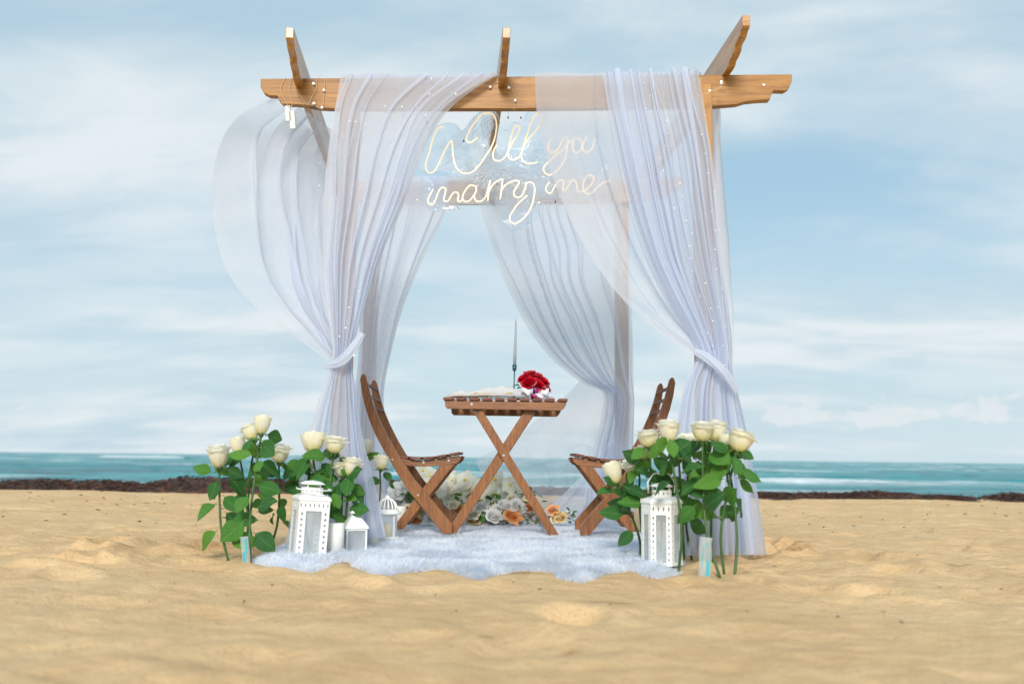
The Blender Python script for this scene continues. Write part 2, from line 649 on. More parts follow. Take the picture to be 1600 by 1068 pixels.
def link(name, me, parent=None, loc=None, rot=None, scale=None, bevel=0.0):
    o = bpy.data.objects.new(name, me)
    COL.objects.link(o)
    if parent is not None:
        o.parent = parent
    if loc is not None:
        o.location = loc
    if rot is not None:
        o.rotation_euler = rot
    if scale is not None:
        o.scale = scale if not isinstance(scale, (int, float)) else (scale,) * 3
    if bevel:
        b = o.modifiers.new('bevel', 'BEVEL')
        b.width, b.segments, b.limit_method, b.angle_limit = bevel, 2, 'ANGLE', R(40)
    return o


def tag(o, label, cat=None, group=None, kind=None):
    o['label'] = label
    if cat:
        o['category'] = cat
    if group:
        o['group'] = group
    if kind:
        o['kind'] = kind
    return o


def thing(name, loc, label, cat, group=None):
    o = bpy.data.objects.new(name, None)
    o.empty_display_size = 0.1
    COL.objects.link(o)
    o.location = loc
    return tag(o, label, cat, group)


def cat_spline(P, n):
    """Catmull-Rom through rows of P (k x d) -> n samples"""
    P = np.asarray(P, float)
    k = len(P)
    Q = np.vstack([2 * P[0] - P[1], P, 2 * P[-1] - P[-2]])
    t = np.linspace(0, k - 1, n)
    i = np.minimum(t.astype(int), k - 2)
    f = (t - i)[:, None]
    a, b, c, d = Q[i], Q[i + 1], Q[i + 2], Q[i + 3]
    return 0.5 * (2 * b + (c - a) * f + (2 * a - 5 * b + 4 * c - d) * f ** 2 + (3 * b - a - 3 * c + d) * f ** 3)


# ================================================================== SETTING
ZR = 0.045      # height of the rug's pile
rug_px = [(394, 884), (425, 893), (455, 896), (492, 899), (515, 888), (538, 881), (560, 893), (590, 904), (618, 898), (645, 893),
          (695, 892), (722, 902), (752, 909), (780, 899), (812, 894), (852, 895), (872, 905), (912, 912), (948, 900), (985, 893),
          (1008, 902), (1032, 908), (1064, 898), (1074, 880), (1050, 860), (1010, 838), (985, 822), (930, 815), (800, 813),
          (680, 814), (610, 816), (560, 824), (500, 838), (440, 856), (405, 870)]
RUG = np.array([gnd(x, y, 0.0)[:2] for x, y in rug_px])


def poly_sd(P, X, Y):
    """signed distance, positive inside"""
    d = np.full(X.shape, 1e9)
    ins = np.zeros(X.shape, bool)
    n = len(P)
    for i in range(n):
        a, b = P[i], P[(i + 1) % n]
        ex, ey = b - a
        wx, wy = X - a[0], Y - a[1]
        t = np.clip((wx * ex + wy * ey) / (ex * ex + ey * ey), 0, 1)
        d = np.minimum(d, np.hypot(wx - t * ex, wy - t * ey))
        c = ((a[1] <= Y) & (b[1] > Y)) | ((b[1] <= Y) & (a[1] > Y))
        xs = a[0] + (Y - a[1]) / (ey if abs(ey) > 1e-9 else 1e-9) * ex
        ins ^= c & (X < xs)
    return np.where(ins, d, -d)


rs = np.random.RandomState(5)
PITS = []
for _ in range(520):
    yy = 1.4 + 10.2 * rs.rand() ** 1.3
    xx = (rs.rand() - 0.5) * 2 * (0.62 * yy + 0.6)
    PITS.append((xx, yy, rs.uniform(0.05, 0.13), rs.uniform(0.006, 0.022) * (0.5 if yy < 3.2 else 1), rs.rand() * math.pi))
for px, py, k in ((1215, 855, 1.4), (1240, 866, 1.0), (1195, 868, 1.0), (1420, 868, .8), (870, 960, .7), (330, 862, 1.0), (180, 858, 1.1), (120, 880, 1.2)):
    q = gnd(px, py)
    for j in range(3):
        PITS.append((q.x + rs.uniform(-.09, .09), q.y + rs.uniform(-.15, .15), rs.uniform(.05, .09), .03 * k, rs.rand() * 3))


def sand_z(X, Y):
    far = np.clip((Y - 6) / 6, 0, 1)
    z = 0.05 * fbm(X * 0.9, Y * 0.75, 11, 3) + 0.026 * fbm(X * 2.6, Y * 2.4, 21, 3) + 0.008 * fbm(X * 15, Y * 14, 33, 3) + 0.020 * fbm(X * 9, Y * 8, 31, 3) * (0.5 + 2 * np.clip(fbm(X * .8, Y * .8, 35, 2) + .2, 0, 1))
    z = z + 0.012 * np.sin(Y * 5.2 + 3 * fbm(X * 0.5, Y * 0.5, 41, 2) * 6 + 0.4 * X) * (0.4 + fbm(X * .6, Y * .6, 51, 2))
    z = z * (0.55 + 0.45 * np.clip((Y - 2.0) / 2.2, 0, 1))
    for (px, py, r, d, an) in PITS:
        m = (np.abs(X - px) < 4 * r) & (np.abs(Y - py) < 4 * r)
        if not m.any():
            continue
        dx, dy = X[m] - px, Y[m] - py
        u, w = dx * math.cos(an) + dy * math.sin(an), -dx * math.sin(an) + dy * math.cos(an)
        q = np.sqrt((u / (1.7 * r)) ** 2 + (w / r) ** 2)
        z[m] += -d * np.exp(-q * q * 1.4) + 0.55 * d * np.exp(-((q - 1.25) / 0.38) ** 2)
    sd = poly_sd(RUG, X, Y)
    k = np.clip((sd + 0.10) / 0.16, 0, 1)
    k = k * k * (3 - 2 * k)
    z = z * (1 - 0.92 * k)
    # bank of sand pushed up against the front edge of the rug
    z = z + 0.020 * np.exp(-((sd + 0.07) / 0.06) ** 2) * (Y < 4.1) * (0.5 + fbm(X * 2.3, Y * 2.3, 61, 2) * 1.6)
    # the beach falls away behind the seaweed
    s = np.clip((Y - 12.2) / 10, 0, 3)
    return z - 0.75 * s - 0.02 * far


def spaced(lo, a, b, hi, step, growth=1.16):
    mid = np.arange(a, b, step)
    out, d = [], step
    x = b
    while x < hi:
        out.append(x)
        d *= growth
        x += d
    out.append(hi)
    inn, d, x = [], step, a - step
    while x > lo:
        inn.append(x)
        d *= growth
        x -= d
    inn.append(lo)
    return np.array(inn[::-1] + list(mid) + out)


def grid_obj(name, X, Y, Z, mat, attr=None):
    r, c = X.shape
    me = bpy.data.meshes.new(name)
    co = np.stack([X, Y, Z], -1).reshape(-1, 3)
    idx = np.arange(r * c).reshape(r, c)
    q = np.stack([idx[:-1, :-1], idx[:-1, 1:], idx[1:, 1:], idx[1:, :-1]], -1).reshape(-1, 4)
    me.vertices.add(len(co))
    me.vertices.foreach_set('co', co.ravel())
    me.loops.add(q.size)
    me.loops.foreach_set('vertex_index', q.ravel())
    me.polygons.add(len(q))
    me.polygons.foreach_set('loop_start', np.arange(0, q.size, 4))
    me.polygons.foreach_set('use_smooth', np.ones(len(q), bool))
    me.update(calc_edges=True)
    if attr is not None:
        a = me.attributes.new(attr[0], 'FLOAT', 'POINT')
        a.data.foreach_set('value', attr[1].ravel().astype(np.float32))
    me.materials.append(MAT[mat])
    return link(name, me)


xs = spaced(-90, -2.6, 2.6, 90, 0.018)
ys = np.concatenate([spaced(-30, 1.3, 5.2, 5.21, 0.018, 1.2)[:-1], np.arange(5.2, 13, 0.04), np.linspace(13, 30, 40)])
X, Y = np.meshgrid(xs, ys)
damp = np.zeros_like(X)
for px_, py_, rx_, ry_ in ((1212, 856, .11, .16), (1245, 862, .07, .10), (1190, 866, .08, .10), (1420, 868, .05, .07), (1500, 888, .05, .06), (345, 860, .10, .16), (318, 866, .06, .1),
                         (175, 862, .07, .09), (872, 979, .018, .02), (760, 995, .02, .02), (960, 937, .07, .03), (1345, 872, .03, .03), (890, 1013, .02, .02), (540, 884, .06, .05), (800, 897, .09, .05)):
    q_ = gnd(px_, py_)
    damp = np.maximum(damp, np.exp(-((X - q_.x) / rx_) ** 2 - ((Y - q_.y) / ry_) ** 2))
o = grid_obj('sand_beach', X, Y, sand_z(X.copy(), Y), 'sand', ('damp', damp))
tag(o, 'golden trampled sand of the beach', kind='structure')


def sand_at(x, y):
    return float(sand_z(np.array([[float(x)]]), np.array([[float(y)]]))[0, 0])


# ---- sea
SEA_Z = -0.85
yy = np.concatenate([np.linspace(14, 110, 330), np.geomspace(110.4, 9000, 230)])
tt = np.tan(np.linspace(R(-52), R(52), 420))
X = yy[:, None] * tt[None, :]
Y = np.repeat(yy[:, None], len(tt), 1)
amp = np.clip((Y - 20) / 40, 0.2, 1) * np.clip(900 / Y, 0, 1)
warp = 9 * fbm(X * 0.02, Y * 0.02, 71, 3)
ph = Y * 0.36 + warp * 1.6
w1 = np.sin(ph)
crest = np.clip(w1, 0, 1) ** 3
big = fbm(X * 0.035, Y * 0.05, 81, 3)
Z = SEA_Z + amp * (0.13 * (crest * (1 + 2.2 * big)) + 0.22 * fbm(X * 0.25, Y * 0.5, 91, 4) + 0.10 * fbm(X * 0.9, Y * 1.6, 95, 3))
foam = np.clip((w1 - 0.80) * 4, 0, 1) * np.clip(big * 7 + 0.05 + 0.5 * fbm(X * .12, Y * .2, 99, 3), 0, 1)
# the breaker line seen right of the arch and the far breaker left of it
bl = 58 + 3.0 * fbm(X * 0.05, X * 0 + 1.5, 103, 3) * 2
k = np.exp(-((Y - bl) / 4.5) ** 2) * np.clip((X - 8) / 6, 0, 1) * np.clip((34 - X) / 14, 0, 1)
Z = Z + 0.10 * np.exp(-((Y - bl) / 3.0) ** 2) * (np.abs(X) < 60)
foam = np.clip(foam + k * (0.8 + 1.5 * fbm(X * .3, Y * .5, 107, 3)), 0, 1)
p0, p1 = gnd(165, 716, SEA_Z), gnd(290, 716, SEA_Z)
yc = 230.0
xa, xb = at(165, 712, yc).x, at(290, 712, yc).x
k2 = np.exp(-((Y - yc) / 9) ** 2) * (X > xa) * (X < xb)
Z = Z + 0.75 * k2
foam = np.clip(foam + 1.2 * k2 * (Y < yc + 3), 0, 1)
xc0, xc1 = at(10, 712, yc).x, at(70, 712, yc).x
foam = np.clip(foam + 0.8 * np.exp(-((Y - 200) / 8) ** 2) * (X > xc0) * (X < xc1), 0, 1)
o = grid_obj('sea', X, Y, Z, 'water', ('foam', foam))
tag(o, 'choppy turquoise sea reaching to the horizon', kind='structure')


# ---- seaweed bank
def weed_h(x):
    px = 800 + x * FPX / 12.1
    prof = [(-400, .07), (0, .075), (60, .105), (90, .125), (130, .09), (170, .12), (215, .09), (245, .075), (270, .12), (295, .175), (340, .17),
            (440, .16), (520, .14), (640, .17), (700, .10), (900, .08), (1100, .06), (1180, .055), (1230, .045), (1280, .06), (1310, .05), (1350, .085),
            (1400, .07), (1440, .03), (1470, .045), (1500, .02), (1530, .008), (1548, .05), (1565, .09), (1585, .07), (1620, .06), (2000, .08)]
    return np.interp(px, [p[0] for p in prof], [p[1] for p in prof])


mb = MB()
gx = np.linspace(-12, 12, 760)
gy = np.linspace(-0.42, 0.5, 22)
GX, GY = np.meshgrid(gx, gy)
yc0 = 12.0 + 0.15 * fbm(GX * .5, GX * 0, 7, 2)
hb = weed_h(GX) * np.clip(1 - (GY / 0.44) ** 2, 0, 1) ** 0.7
hb = hb * (0.80 + 1.3 * fbm(GX * 4, GY * 5, 9, 4)) + 0.10 * fbm(GX * 11, GY * 11, 13, 5, .7) * np.clip(hb / .04, 0, 1) - 0.02
hb[0] = -0.16
hb[-1] = -0.35
P = np.stack([GX, GY + yc0, hb - 0.012], -1)
mb.quad_grid(P)
rr = random.Random(8)
for _ in range(15000):
    x, t = rr.uniform(-11, 11), rr.uniform(-1, 1)
    h = float(weed_h(np.array([x]))[0])
    if h < 0.02 and rr.random() < .8:
        continue
    y = 12.0 + 0.40 * t + rr.gauss(0, .03)
    z = h * max(0.0, 1 - t * t) ** 0.7 * rr.uniform(.5, .95) - 0.008
    L, a = rr.uniform(.04, .15), rr.uniform(0, 6.28)
    w = rr.uniform(.002, .006)
    p = Vector((x, y, z))
    d = Vector((math.cos(a), math.sin(a) * .6, rr.uniform(-.3, .55))) * L * .5
    b = Vector((rr.uniform(-.3, .3), rr.uniform(-.3, .3), rr.uniform(.1, .5))) * L * .4
    sd = Vector((0, rr.uniform(-.4, .4), 1)).normalized() * w
    q0, q1, q2 = p - d, p + b * .5, p + d
    i = len(mb.v)
    mb.v += [tuple(q0 - sd), tuple(q0 + sd), tuple(q1 + sd * 1.2), tuple(q1 - sd * 1.2), tuple(q2 + sd * .6), tuple(q2 - sd * .6)]
    mb.f += [(i, i + 1, i + 2, i + 3), (i + 3, i + 2, i + 4, i + 5)]
o = mb.build('seaweed_bank', 'seaweed', smooth=False, fixn=False)
tag(o, 'dark red-brown bank of washed-up seaweed along the tide line', 'seaweed', kind='stuff')

# ---- crumbs of weed and shell on the sand
mb = MB()
for _ in range(380):
    y = rr.choice([rr.uniform(6.5, 11.5), rr.uniform(7.5, 11.6), rr.uniform(2.6, 7)])
    x = rr.uniform(-.62, .62) * y
    s = rr.uniform(.004, .017) * (0.4 if y < 6 else 1)
    if poly_sd(RUG, np.array([x]), np.array([y]))[0] > -0.05:
        continue
    z = sand_at(x, y)
    M = Euler((rr.uniform(-.4, .4), rr.uniform(-.4, .4), rr.uniform(0, 3.1))).to_matrix()
    i = len(mb.v)
    for (a, b, c) in ((-1, 0, 0), (-.3, .5, .1), (.8, .3, 0), (1, -.2, .1), (.1, -.6, 0), (0, 0, .7)):
        mb.v.append(tuple(M @ Vector((a * s * 1.6, b * s, c * s * .8)) + Vector((x, y, z + .002))))
    for a in range(5):
        mb.f.append((i + a, i + (a + 1) % 5, i + 5))
o = mb.build('beach_litter', 'litter', fixn=False)
tag(o, 'scattered dark crumbs of dry seaweed on the sand', 'seaweed', kind='stuff')

# ================================================================== PERGOLA
YB = 4.53           # front face of the front beam
YRB = 6.20          # front face of the rear beam
perg = thing('pergola', (at(1098, 150, 4.5).x - 0.85, 5.3, 0), 'varnished wooden pergola with three notched rafters standing on the sand', 'pergola')
beam_px = [(407, 123), (407, 136), (412, 145), (420, 149), (433, 149.8), (436, 157), (441, 162.5), (463, 163), (480, 165), (497, 168.5),
           (525, 170), (835, 169.5), (1112, 166), (1133, 164.5), (1152, 163), (1164, 159), (1182, 157), (1203, 156), (1205, 149), (1209, 141.5),
           (1226, 142), (1232, 139), (1237, 128), (1238, 116)]
BP = [at(x, y, YB) for x, y in beam_px]
MB().prism(BP, (0, 0.045, 0)).build('beam', 'pine_x', perg, bevel=0.003)
zt_f = at(700, 121.5, YB).z
zt_r = at(700, 282, YRB).z
dzr = zt_r - zt_f
BR = [Vector((p.x * 0.90 - 0.10, YRB, p.z + dzr)) for p in BP]
MB().prism(BR, (0, 0.045, 0)).build('beam', 'pine_x', perg, bevel=0.003)


def rafter(px_end, py_end):
    e = at(px_end, py_end, 4.20)
    h, Lr, th = 0.142, 2.36, 0.034
    near = [(0, h), (0, .094), (.012, .086), (.035, .082), (.050, .066), (.085, .060), (.120, .056), (.135, .036), (.175, .024), (.215, .020), (.232, .004), (.27, 0)]
    far = [(Lr - y, z) for y, z in reversed(near)]
    b = MB()
    poly = [Vector((-th / 2, y, z - h)) for y, z in near + far]
    b.prism(poly, (th, 0, 0))
    me = b.mesh('rafter', 'pine_y')
    bm = bmesh.new(); bm.from_mesh(me); bmesh.ops.recalc_face_normals(bm, faces=bm.faces); bm.to_mesh(me); bm.free()
    tilt = math.atan2(dzr, YRB - YB)
    return link('rafter', me, perg, e - perg.location, (tilt, 0, R(3.9)), bevel=0.0025)


rafter(453, 43)
rafter(791.5, 43)
rafter(1166, 24)


def post(px, py, yf, name='post', w=0.082, ztop=None):
    p = at(px, py, yf)
    zt = p.z if ztop is None else ztop
    MB().box((p.x, yf + w / 2, (zt - 0.25) / 2), (w, w, zt + 0.25)).build('post', 'pine_z', perg, bevel=0.003)
    return p


PFL = post(547, 132, YB - 0.014)
PFR = post(1099, 131, YB - 0.014)
PRL = post(583, 300, YRB + 0.047)
PRR = post(972, 300, YRB + 0.047)
for px, py in ((490, 131), (491, 162), (1193, 133), (1127, 128)):
    p = at(px, py, YB)
    MB().tube([(p.x, YB - .004, p.z), (p.x, YB + .002, p.z)], .006, 8).build('bolt', 'steel', perg)

# ================================================================== CURTAINS
def curtain_sheet(parent, name, st, folds, mat, seed, nu=170, nv=110, over=1.3, warp=0.5, dens=None, bulge=0.0, ripple=0.0, hem=0.0):
    """st rows: (Lx, Ly, LYdepth, Rx, Ry, RYdepth, fold_amplitude_m). Pleats run from station to station."""
    rs = np.random.RandomState(seed)
    L = np.array([at(s[0], s[1], s[2]) for s in st])
    Rr = np.array([at(s[3], s[4], s[5]) for s in st])
    A = np.array([[s[6]] for s in st])
    S = cat_spline(np.hstack([L, Rr, A]), nv)
    L, Rr, A = S[:, :3], S[:, 3:6], S[:, 6]
    u = np.linspace(0, 1, nu)
    v = np.linspace(0, 1, nv)
    ud = u if dens is None else np.interp(u, np.linspace(0, 1, len(dens)), np.cumsum([0] + list(dens))[:-1] / np.cumsum(dens)[-2] if False else np.concatenate([[0], np.cumsum(np.array(dens[:-1]) + np.array(dens[1:]))]) / np.sum(np.array(dens[:-1]) + np.array(dens[1:])))
    U, V = np.meshgrid(u, v)
    UD = np.repeat(ud[None, :], nv, 0)
    wid_ = np.exp(rs.normal(0, 0.75, folds))
    cum = np.concatenate([[0], np.cumsum(wid_)])
    cum /= cum[-1]
    UW = np.clip(UD + (0.10 / folds) * 2 * fbm(UD * folds * 0.7 + seed, V * 1.6 + seed, seed, 2) * 2 * warp * 3, 0, 1)
    F = np.interp(UW, cum, np.arange(folds + 1))
    fi = np.clip(F.astype(int), 0, folds - 1)
    fa = rs.uniform(0.35, 1.35, folds + 2)
    ph = 2 * np.pi * F
    ff_ = F - fi
    am = fa[fi] * (1 - ff_) + fa[fi + 1] * ff_
    am = am * (0.75 + 1.0 * (fbm(UD * folds * 0.8, V * 2.2, seed + 9, 2) + 0.25))
    edge = np.clip(np.minimum(U, 1 - U) * folds * 1.5, 0, 1)
    s = U + edge * over * np.clip(am, 0, 1.5) * np.sin(ph) * np.clip(wid_[fi] / wid_.mean(), .4, 1.6) / (2 * np.pi * folds)
    s = s + edge * 0.35 * np.sin(2.37 * ph + 6 * fbm(UD * 4, V * 2, seed + 21, 2) * 2) * (fbm(UD * 5, V * 2, seed + 23, 2) + .35) / (2 * np.pi * folds)
    s = np.clip(s, -0.03, 1.03)
    wv = Rr - L
    dirn = wv / np.maximum(np.linalg.norm(wv, axis=1, keepdims=True), 1e-6)
    dv = np.gradient((L + Rr) / 2, axis=0)
    nrm = np.cross(dirn, dv)
    nrm /= np.maximum(np.linalg.norm(nrm, axis=1, keepdims=True), 1e-6)
    if nrm[nv // 2, 1] < 0:
        nrm = -nrm
    P = L[:, None, :] + wv[:, None, :] * s[..., None]
    disp = A[:, None] * np.clip(am, 0, 1.5) * np.cos(ph) + bulge * np.sin(np.pi * U) * np.sin(np.pi * V) + A[:, None] * .22 * np.cos(2.37 * ph) * (fbm(UD * 6, V * 3, seed + 25, 2) + .3) + (ripple + .012) * np.minimum(A[:, None] / .02, 1) * fbm(U * 5, V * 7, seed + 13, 3) * 2
    P = P + nrm[:, None, :] * disp[..., None]
    zmin = 0.012
    P[..., 2] = np.where(P[..., 2] < zmin, zmin + 0.004 * np.cos(ph), P[..., 2])
    mb = MB()
    mb.quad_grid(P)
    o = mb.build(name, mat, parent, smooth=True, fixn=False)
    return o


def drape(parent, name, st, folds, mat, seed, **kw):
    """two loose layers of the same cloth, pleated differently"""
    a = curtain_sheet(parent, name, st, folds, mat, seed, **kw)
    rs = random.Random(seed)
    st2 = []
    for i, q in enumerate(st):
        k0, k1 = rs.uniform(.0, .06), rs.uniform(.0, .06)
        w_ = q[3] - q[0]
        h_ = q[4] - q[1]
        st2.append((q[0] + k0 * w_, q[1] + k0 * h_, q[2] - .012, q[3] - k1 * w_, q[4] - k1 * h_, q[5] - .012, q[6] * .8))
    kw = dict(kw)
    kw.pop('dens', None)
    curtain_sheet(parent, name.replace('panel', 'overlay') if 'panel' in name else name + '_overlay', st2, folds + 1, 'voile_over', seed + 101, **kw)
    return a


def tie(parent, p_list, rad, mat, seed):
    """twisted scarf-like band that gathers the cloth"""
    pts = cat_spline(np.array([at(*p) for p in p_list]), 26)
    mb = MB()
    nn = 30
    rows = []
    for i, p in enumerate(pts):
        t = i / 25
        d = Vector(pts[min(i + 1, 25)] - pts[max(i - 1, 0)]).normalized()
        x = d.cross(Vector((0, 1, 0))).normalized()
        y = Vector((0, 1, 0))
        r = rad * (0.65 + 0.35 * math.sin(math.pi * t))
        row = []
        for k in range(nn):
            a = 2 * math.pi * k / nn
            f = r * (1 + 0.22 * math.sin(5 * a + 5 * t + seed) + .1 * math.sin(9 * a - 7 * t))
            row.append(Vector(p) + x * math.cos(a) * f + y * math.sin(a) * f * 0.55)
        rows.append(row)
    mb.quad_grid(np.array(rows), close_u=True)
    return mb.build('tieback', mat, parent, smooth=True, fixn=False)


Yf = YB - 0.02
# --- front left: over the beam, gathered at the front left post, plus the billow blown out to the left
c = thing('sheer_curtain', (PFL.x, YB, 0), 'sheer white curtain ballooning to the left, tied at the front left post', 'curtain')
drape(c, 'drape_panel', [
    (533, 150, 4.62, 778, 140, 4.62, .004), (533, 121, 4.60, 778, 118, 4.60, .006), (532, 120, 4.49, 772, 119, 4.49, .008),
    (524, 165, 4.47, 706, 166, 4.48, .010), (513, 230, 4.46, 664, 228, 4.50, .018), (506, 310, 4.44, 634, 312, 4.50, .026),
    (505, 400, 4.42, 596, 400, 4.48, .030), (512, 480, 4.40, 570, 482, 4.46, .026), (520, 555, 4.38, 552, 548, 4.40, .020),
    (506, 602, 4.36, 556, 606, 4.42, .024), (486, 660, 4.36, 568, 680, 4.44, .030), (466, 740, 4.36, 588, 760, 4.46, .034),
    (446, 848, 4.36, 604, 838, 4.46, .036)], 5, 'voile_front', 3, nu=240, over=2.1, warp=0.8)
curtain_sheet(c, 'billow', [
    (432, 152, 4.62, 523, 240, 6.0, .010), (372, 186, 4.64, 520, 262, 5.75, .020), (341, 240, 4.66, 520, 310, 5.5, .03),
    (334, 310, 4.66, 522, 370, 5.25, .035), (342, 380, 4.64, 526, 430, 5.0, .035), (366, 438, 4.60, 530, 480, 4.8, .032),
    (412, 488, 4.54, 534, 515, 4.62, .028), (465, 525, 4.48, 538, 538, 4.52, .022), (512, 562, 4.42, 548, 552, 4.44, .016)],
    4, 'voile_mid', 12, nu=170, over=1.5, warp=0.9, bulge=-0.10)
curtain_sheet(c, 'billow_fold', [
    (470, 168, 4.66, 545, 222, 5.2, .010), (430, 210, 4.7, 530, 262, 5.15, .02), (412, 280, 4.7, 527, 320, 5.0, .03),
    (420, 350, 4.68, 526, 390, 4.9, .03), (442, 430, 4.62, 528, 450, 4.75, .03), (480, 500, 4.52, 532, 510, 4.6, .024), (514, 556, 4.43, 540, 550, 4.45, .012)],
    3, 'voile_mid', 17, nu=140, over=2.0, warp=0.8)
tie(c, [(508, 572, 4.37), (530, 566, 4.33), (548, 548, 4.32), (566, 520, 4.35)], .019, 'voile_dense', 1)

# --- rear left
c = thing('sheer_curtain', (PRL.x, YRB, 0), 'sheer white curtain hanging from the left end of the rear beam', 'curtain')
drape(c, 'drape_panel', [
    (566, 300, 6.26, 700, 296, 6.26, .004), (566, 281, 6.25, 700, 280, 6.25, .006), (566, 282, 6.16, 700, 282, 6.16, .008), (566, 325, 6.16, 697, 325, 6.16, .02),
    (566, 400, 6.14, 662, 400, 6.16, .03), (562, 480, 6.12, 630, 480, 6.16, .03), (560, 560, 6.12, 609, 560, 6.16, .026), (552, 620, 6.12, 600, 620, 6.16, .024),
    (545, 690, 6.12, 606, 690, 6.16, .028), (540, 760, 6.10, 610, 760, 6.16, .03), (545, 818, 6.08, 612, 818, 6.16, .03)], 4, 'voile_front', 23, nu=180, over=2.0, warp=.7)

# --- front right
c = thing('sheer_curtain', (PFR.x, YB, 0), 'sheer white curtain swept to the front right post, trailing onto the sand', 'curtain')
curtain_sheet(c, 'swag', [
    (836, 150, 4.62, 1000, 146, 4.62, .003), (836, 119, 4.60, 1000, 116, 4.60, .004), (836, 120, 4.485, 1000, 118, 4.485, .004),
    (838, 168, 4.475, 1004, 166, 4.475, .006), (848, 225, 4.47, 1012, 230, 4.47, .012), (872, 298, 4.46, 1030, 310, 4.46, .018), (912, 380, 4.44, 1056, 390, 4.45, .02),
    (958, 448, 4.42, 1082, 460, 4.43, .022), (1014, 504, 4.40, 1102, 512, 4.41, .02), (1072, 542, 4.37, 1118, 548, 4.38, .016), (1100, 560, 4.36, 1128, 566, 4.36, .010)],
    4, 'voile', 31, nu=150, over=1.2, warp=.5, dens=[.3, .5, 1, 1.6])
drape(c, 'drape_panel', [
    (938, 150, 4.63, 1098, 146, 4.63, .006), (940, 117, 4.61, 1096, 113, 4.61, .010), (942, 119, 4.47, 1092, 115, 4.47, .012),
    (950, 168, 4.45, 1100, 165, 4.45, .016), (965, 240, 4.44, 1112, 232, 4.46, .024), (985, 320, 4.43, 1122, 320, 4.46, .03), (1012, 400, 4.42, 1130, 410, 4.46, .03),
    (1046, 470, 4.40, 1139, 480, 4.45, .028), (1078, 524, 4.38, 1144, 540, 4.43, .024), (1090, 556, 4.36, 1143, 580, 4.41, .020),
    (1072, 600, 4.34, 1154, 622, 4.41, .026), (1060, 660, 4.33, 1169, 680, 4.41, .034), (1053, 740, 4.32, 1183, 760, 4.40, .040), (1050, 868, 4.28, 1200, 866, 4.36, .046)],
    7, 'voile_front', 37, nu=260, over=1.8, warp=.8, dens=[.8, 1.2, 1, .7, 1, 1.3])
curtain_sheet(c, 'side_panel', [
    (1102, 165, 5.6, 1122, 168, 4.56, .01), (1095, 240, 5.5, 1124, 232, 4.56, .02), (1090, 330, 5.3, 1128, 330, 4.54, .03), (1092, 430, 5.0, 1136, 430, 4.52, .03),
    (1102, 510, 4.7, 1143, 520, 4.48, .025), (1110, 570, 4.5, 1147, 590, 4.44, .02)], 4, 'voile', 41, nu=110, over=1.2)
tie(c, [(1084, 548, 4.34), (1108, 560, 4.31), (1132, 582, 4.30), (1152, 612, 4.33)], .019, 'voile_dense', 3)

# --- rear right
c = thing('sheer_curtain', (PRR.x, YRB, 0), 'sheer white curtain at the rear right post, its long veil blowing behind the table', 'curtain')
drape(c, 'drape_panel', [
    (748, 300, 6.26, 975, 296, 6.26, .004), (748, 279, 6.25, 975, 276, 6.25, .006), (748, 281, 6.16, 975, 279, 6.16, .008), (749, 325, 6.15, 972, 322, 6.15, .02),
    (764, 385, 6.14, 980, 380, 6.13, .03), (789, 440, 6.12, 985, 430, 6.13, .034), (822, 505, 6.10, 988, 490, 6.12, .034), (862, 558, 6.08, 990, 545, 6.12, .03),
    (908, 594, 6.06, 991, 590, 6.12, .026), (944, 612, 6.06, 992, 625, 6.12, .022), (942, 655, 6.06, 992, 662, 6.12, .024), (928, 704, 6.05, 992, 706, 6.12, .03), (915, 790, 6.04, 996, 800, 6.12, .03)],
    6, 'voile_over', 53, nu=230, over=1.8, warp=.6, dens=[1.5, .4, 1.3, .4, 1.2, 1.2])
curtain_sheet(c, 'veil', [
    (946, 590, 6.30, 950, 800, 6.30, .015), (905, 592, 6.45, 925, 806, 6.35, .02), (868, 625, 6.6, 885, 806, 6.45, .03), (822, 665, 6.7, 850, 800, 6.55, .03), (780, 695, 6.8, 800, 765, 6.7, .025), (742, 716, 6.85, 752, 742, 6.8, .01)],
    3, 'voile_thin', 61, nu=110, over=1.0, ripple=.03)
curtain_sheet(c, 'veil_fold', [
    (958, 690, 6.22, 985, 700, 6.18, .01), (930, 720, 6.22, 985, 745, 6.16, .02), (885, 765, 6.2, 985, 790, 6.14, .02), (842, 806, 6.18, 985, 818, 6.10, .02)],
    5, 'voile', 67, nu=110, over=1.3, ripple=.02)

curtain_sheet(c, 'beam_wrap', [
    (632, 318, 6.265, 770, 316, 6.265, .002), (632, 279, 6.262, 770, 277, 6.262, .003), (632, 279, 6.17, 770, 277, 6.17, .004), (632, 300, 6.165, 770, 298, 6.165, .006), (630, 322, 6.17, 770, 319, 6.17, .006)],
    5, 'voile_dense', 71, nu=80, nv=50, over=1.0, ripple=.01)

# ================================================================== FAIRY LIGHTS
bulb_me = MB().ball((0, 0, 0), 1.0, 10, 8).mesh('bulb', 'bulb', True)


def light_string(path, bulbs, label, Ydef, r=.0065, wire=True, wr=.0011, group='strings of fairy lights'):
    pts = [at(p[0], p[1], p[2] if len(p) > 2 else Ydef) for p in path]
    root = thing('fairy_light_string', tuple(pts[0]), label, 'fairy lights', group)
    MB().tube(cat_spline(np.array(pts), max(2, len(pts) * 6)), wr, 5).build('wire', 'wire' if wire else 'string_wire', root, smooth=True)
    for b in bulbs:
        p = at(b[0], b[1], (b[2] if len(b) > 2 else Ydef) - .004)
        link('bulb', bulb_me, root, p - root.location, None, r * (b[3] if len(b) > 3 else 1))
    return root


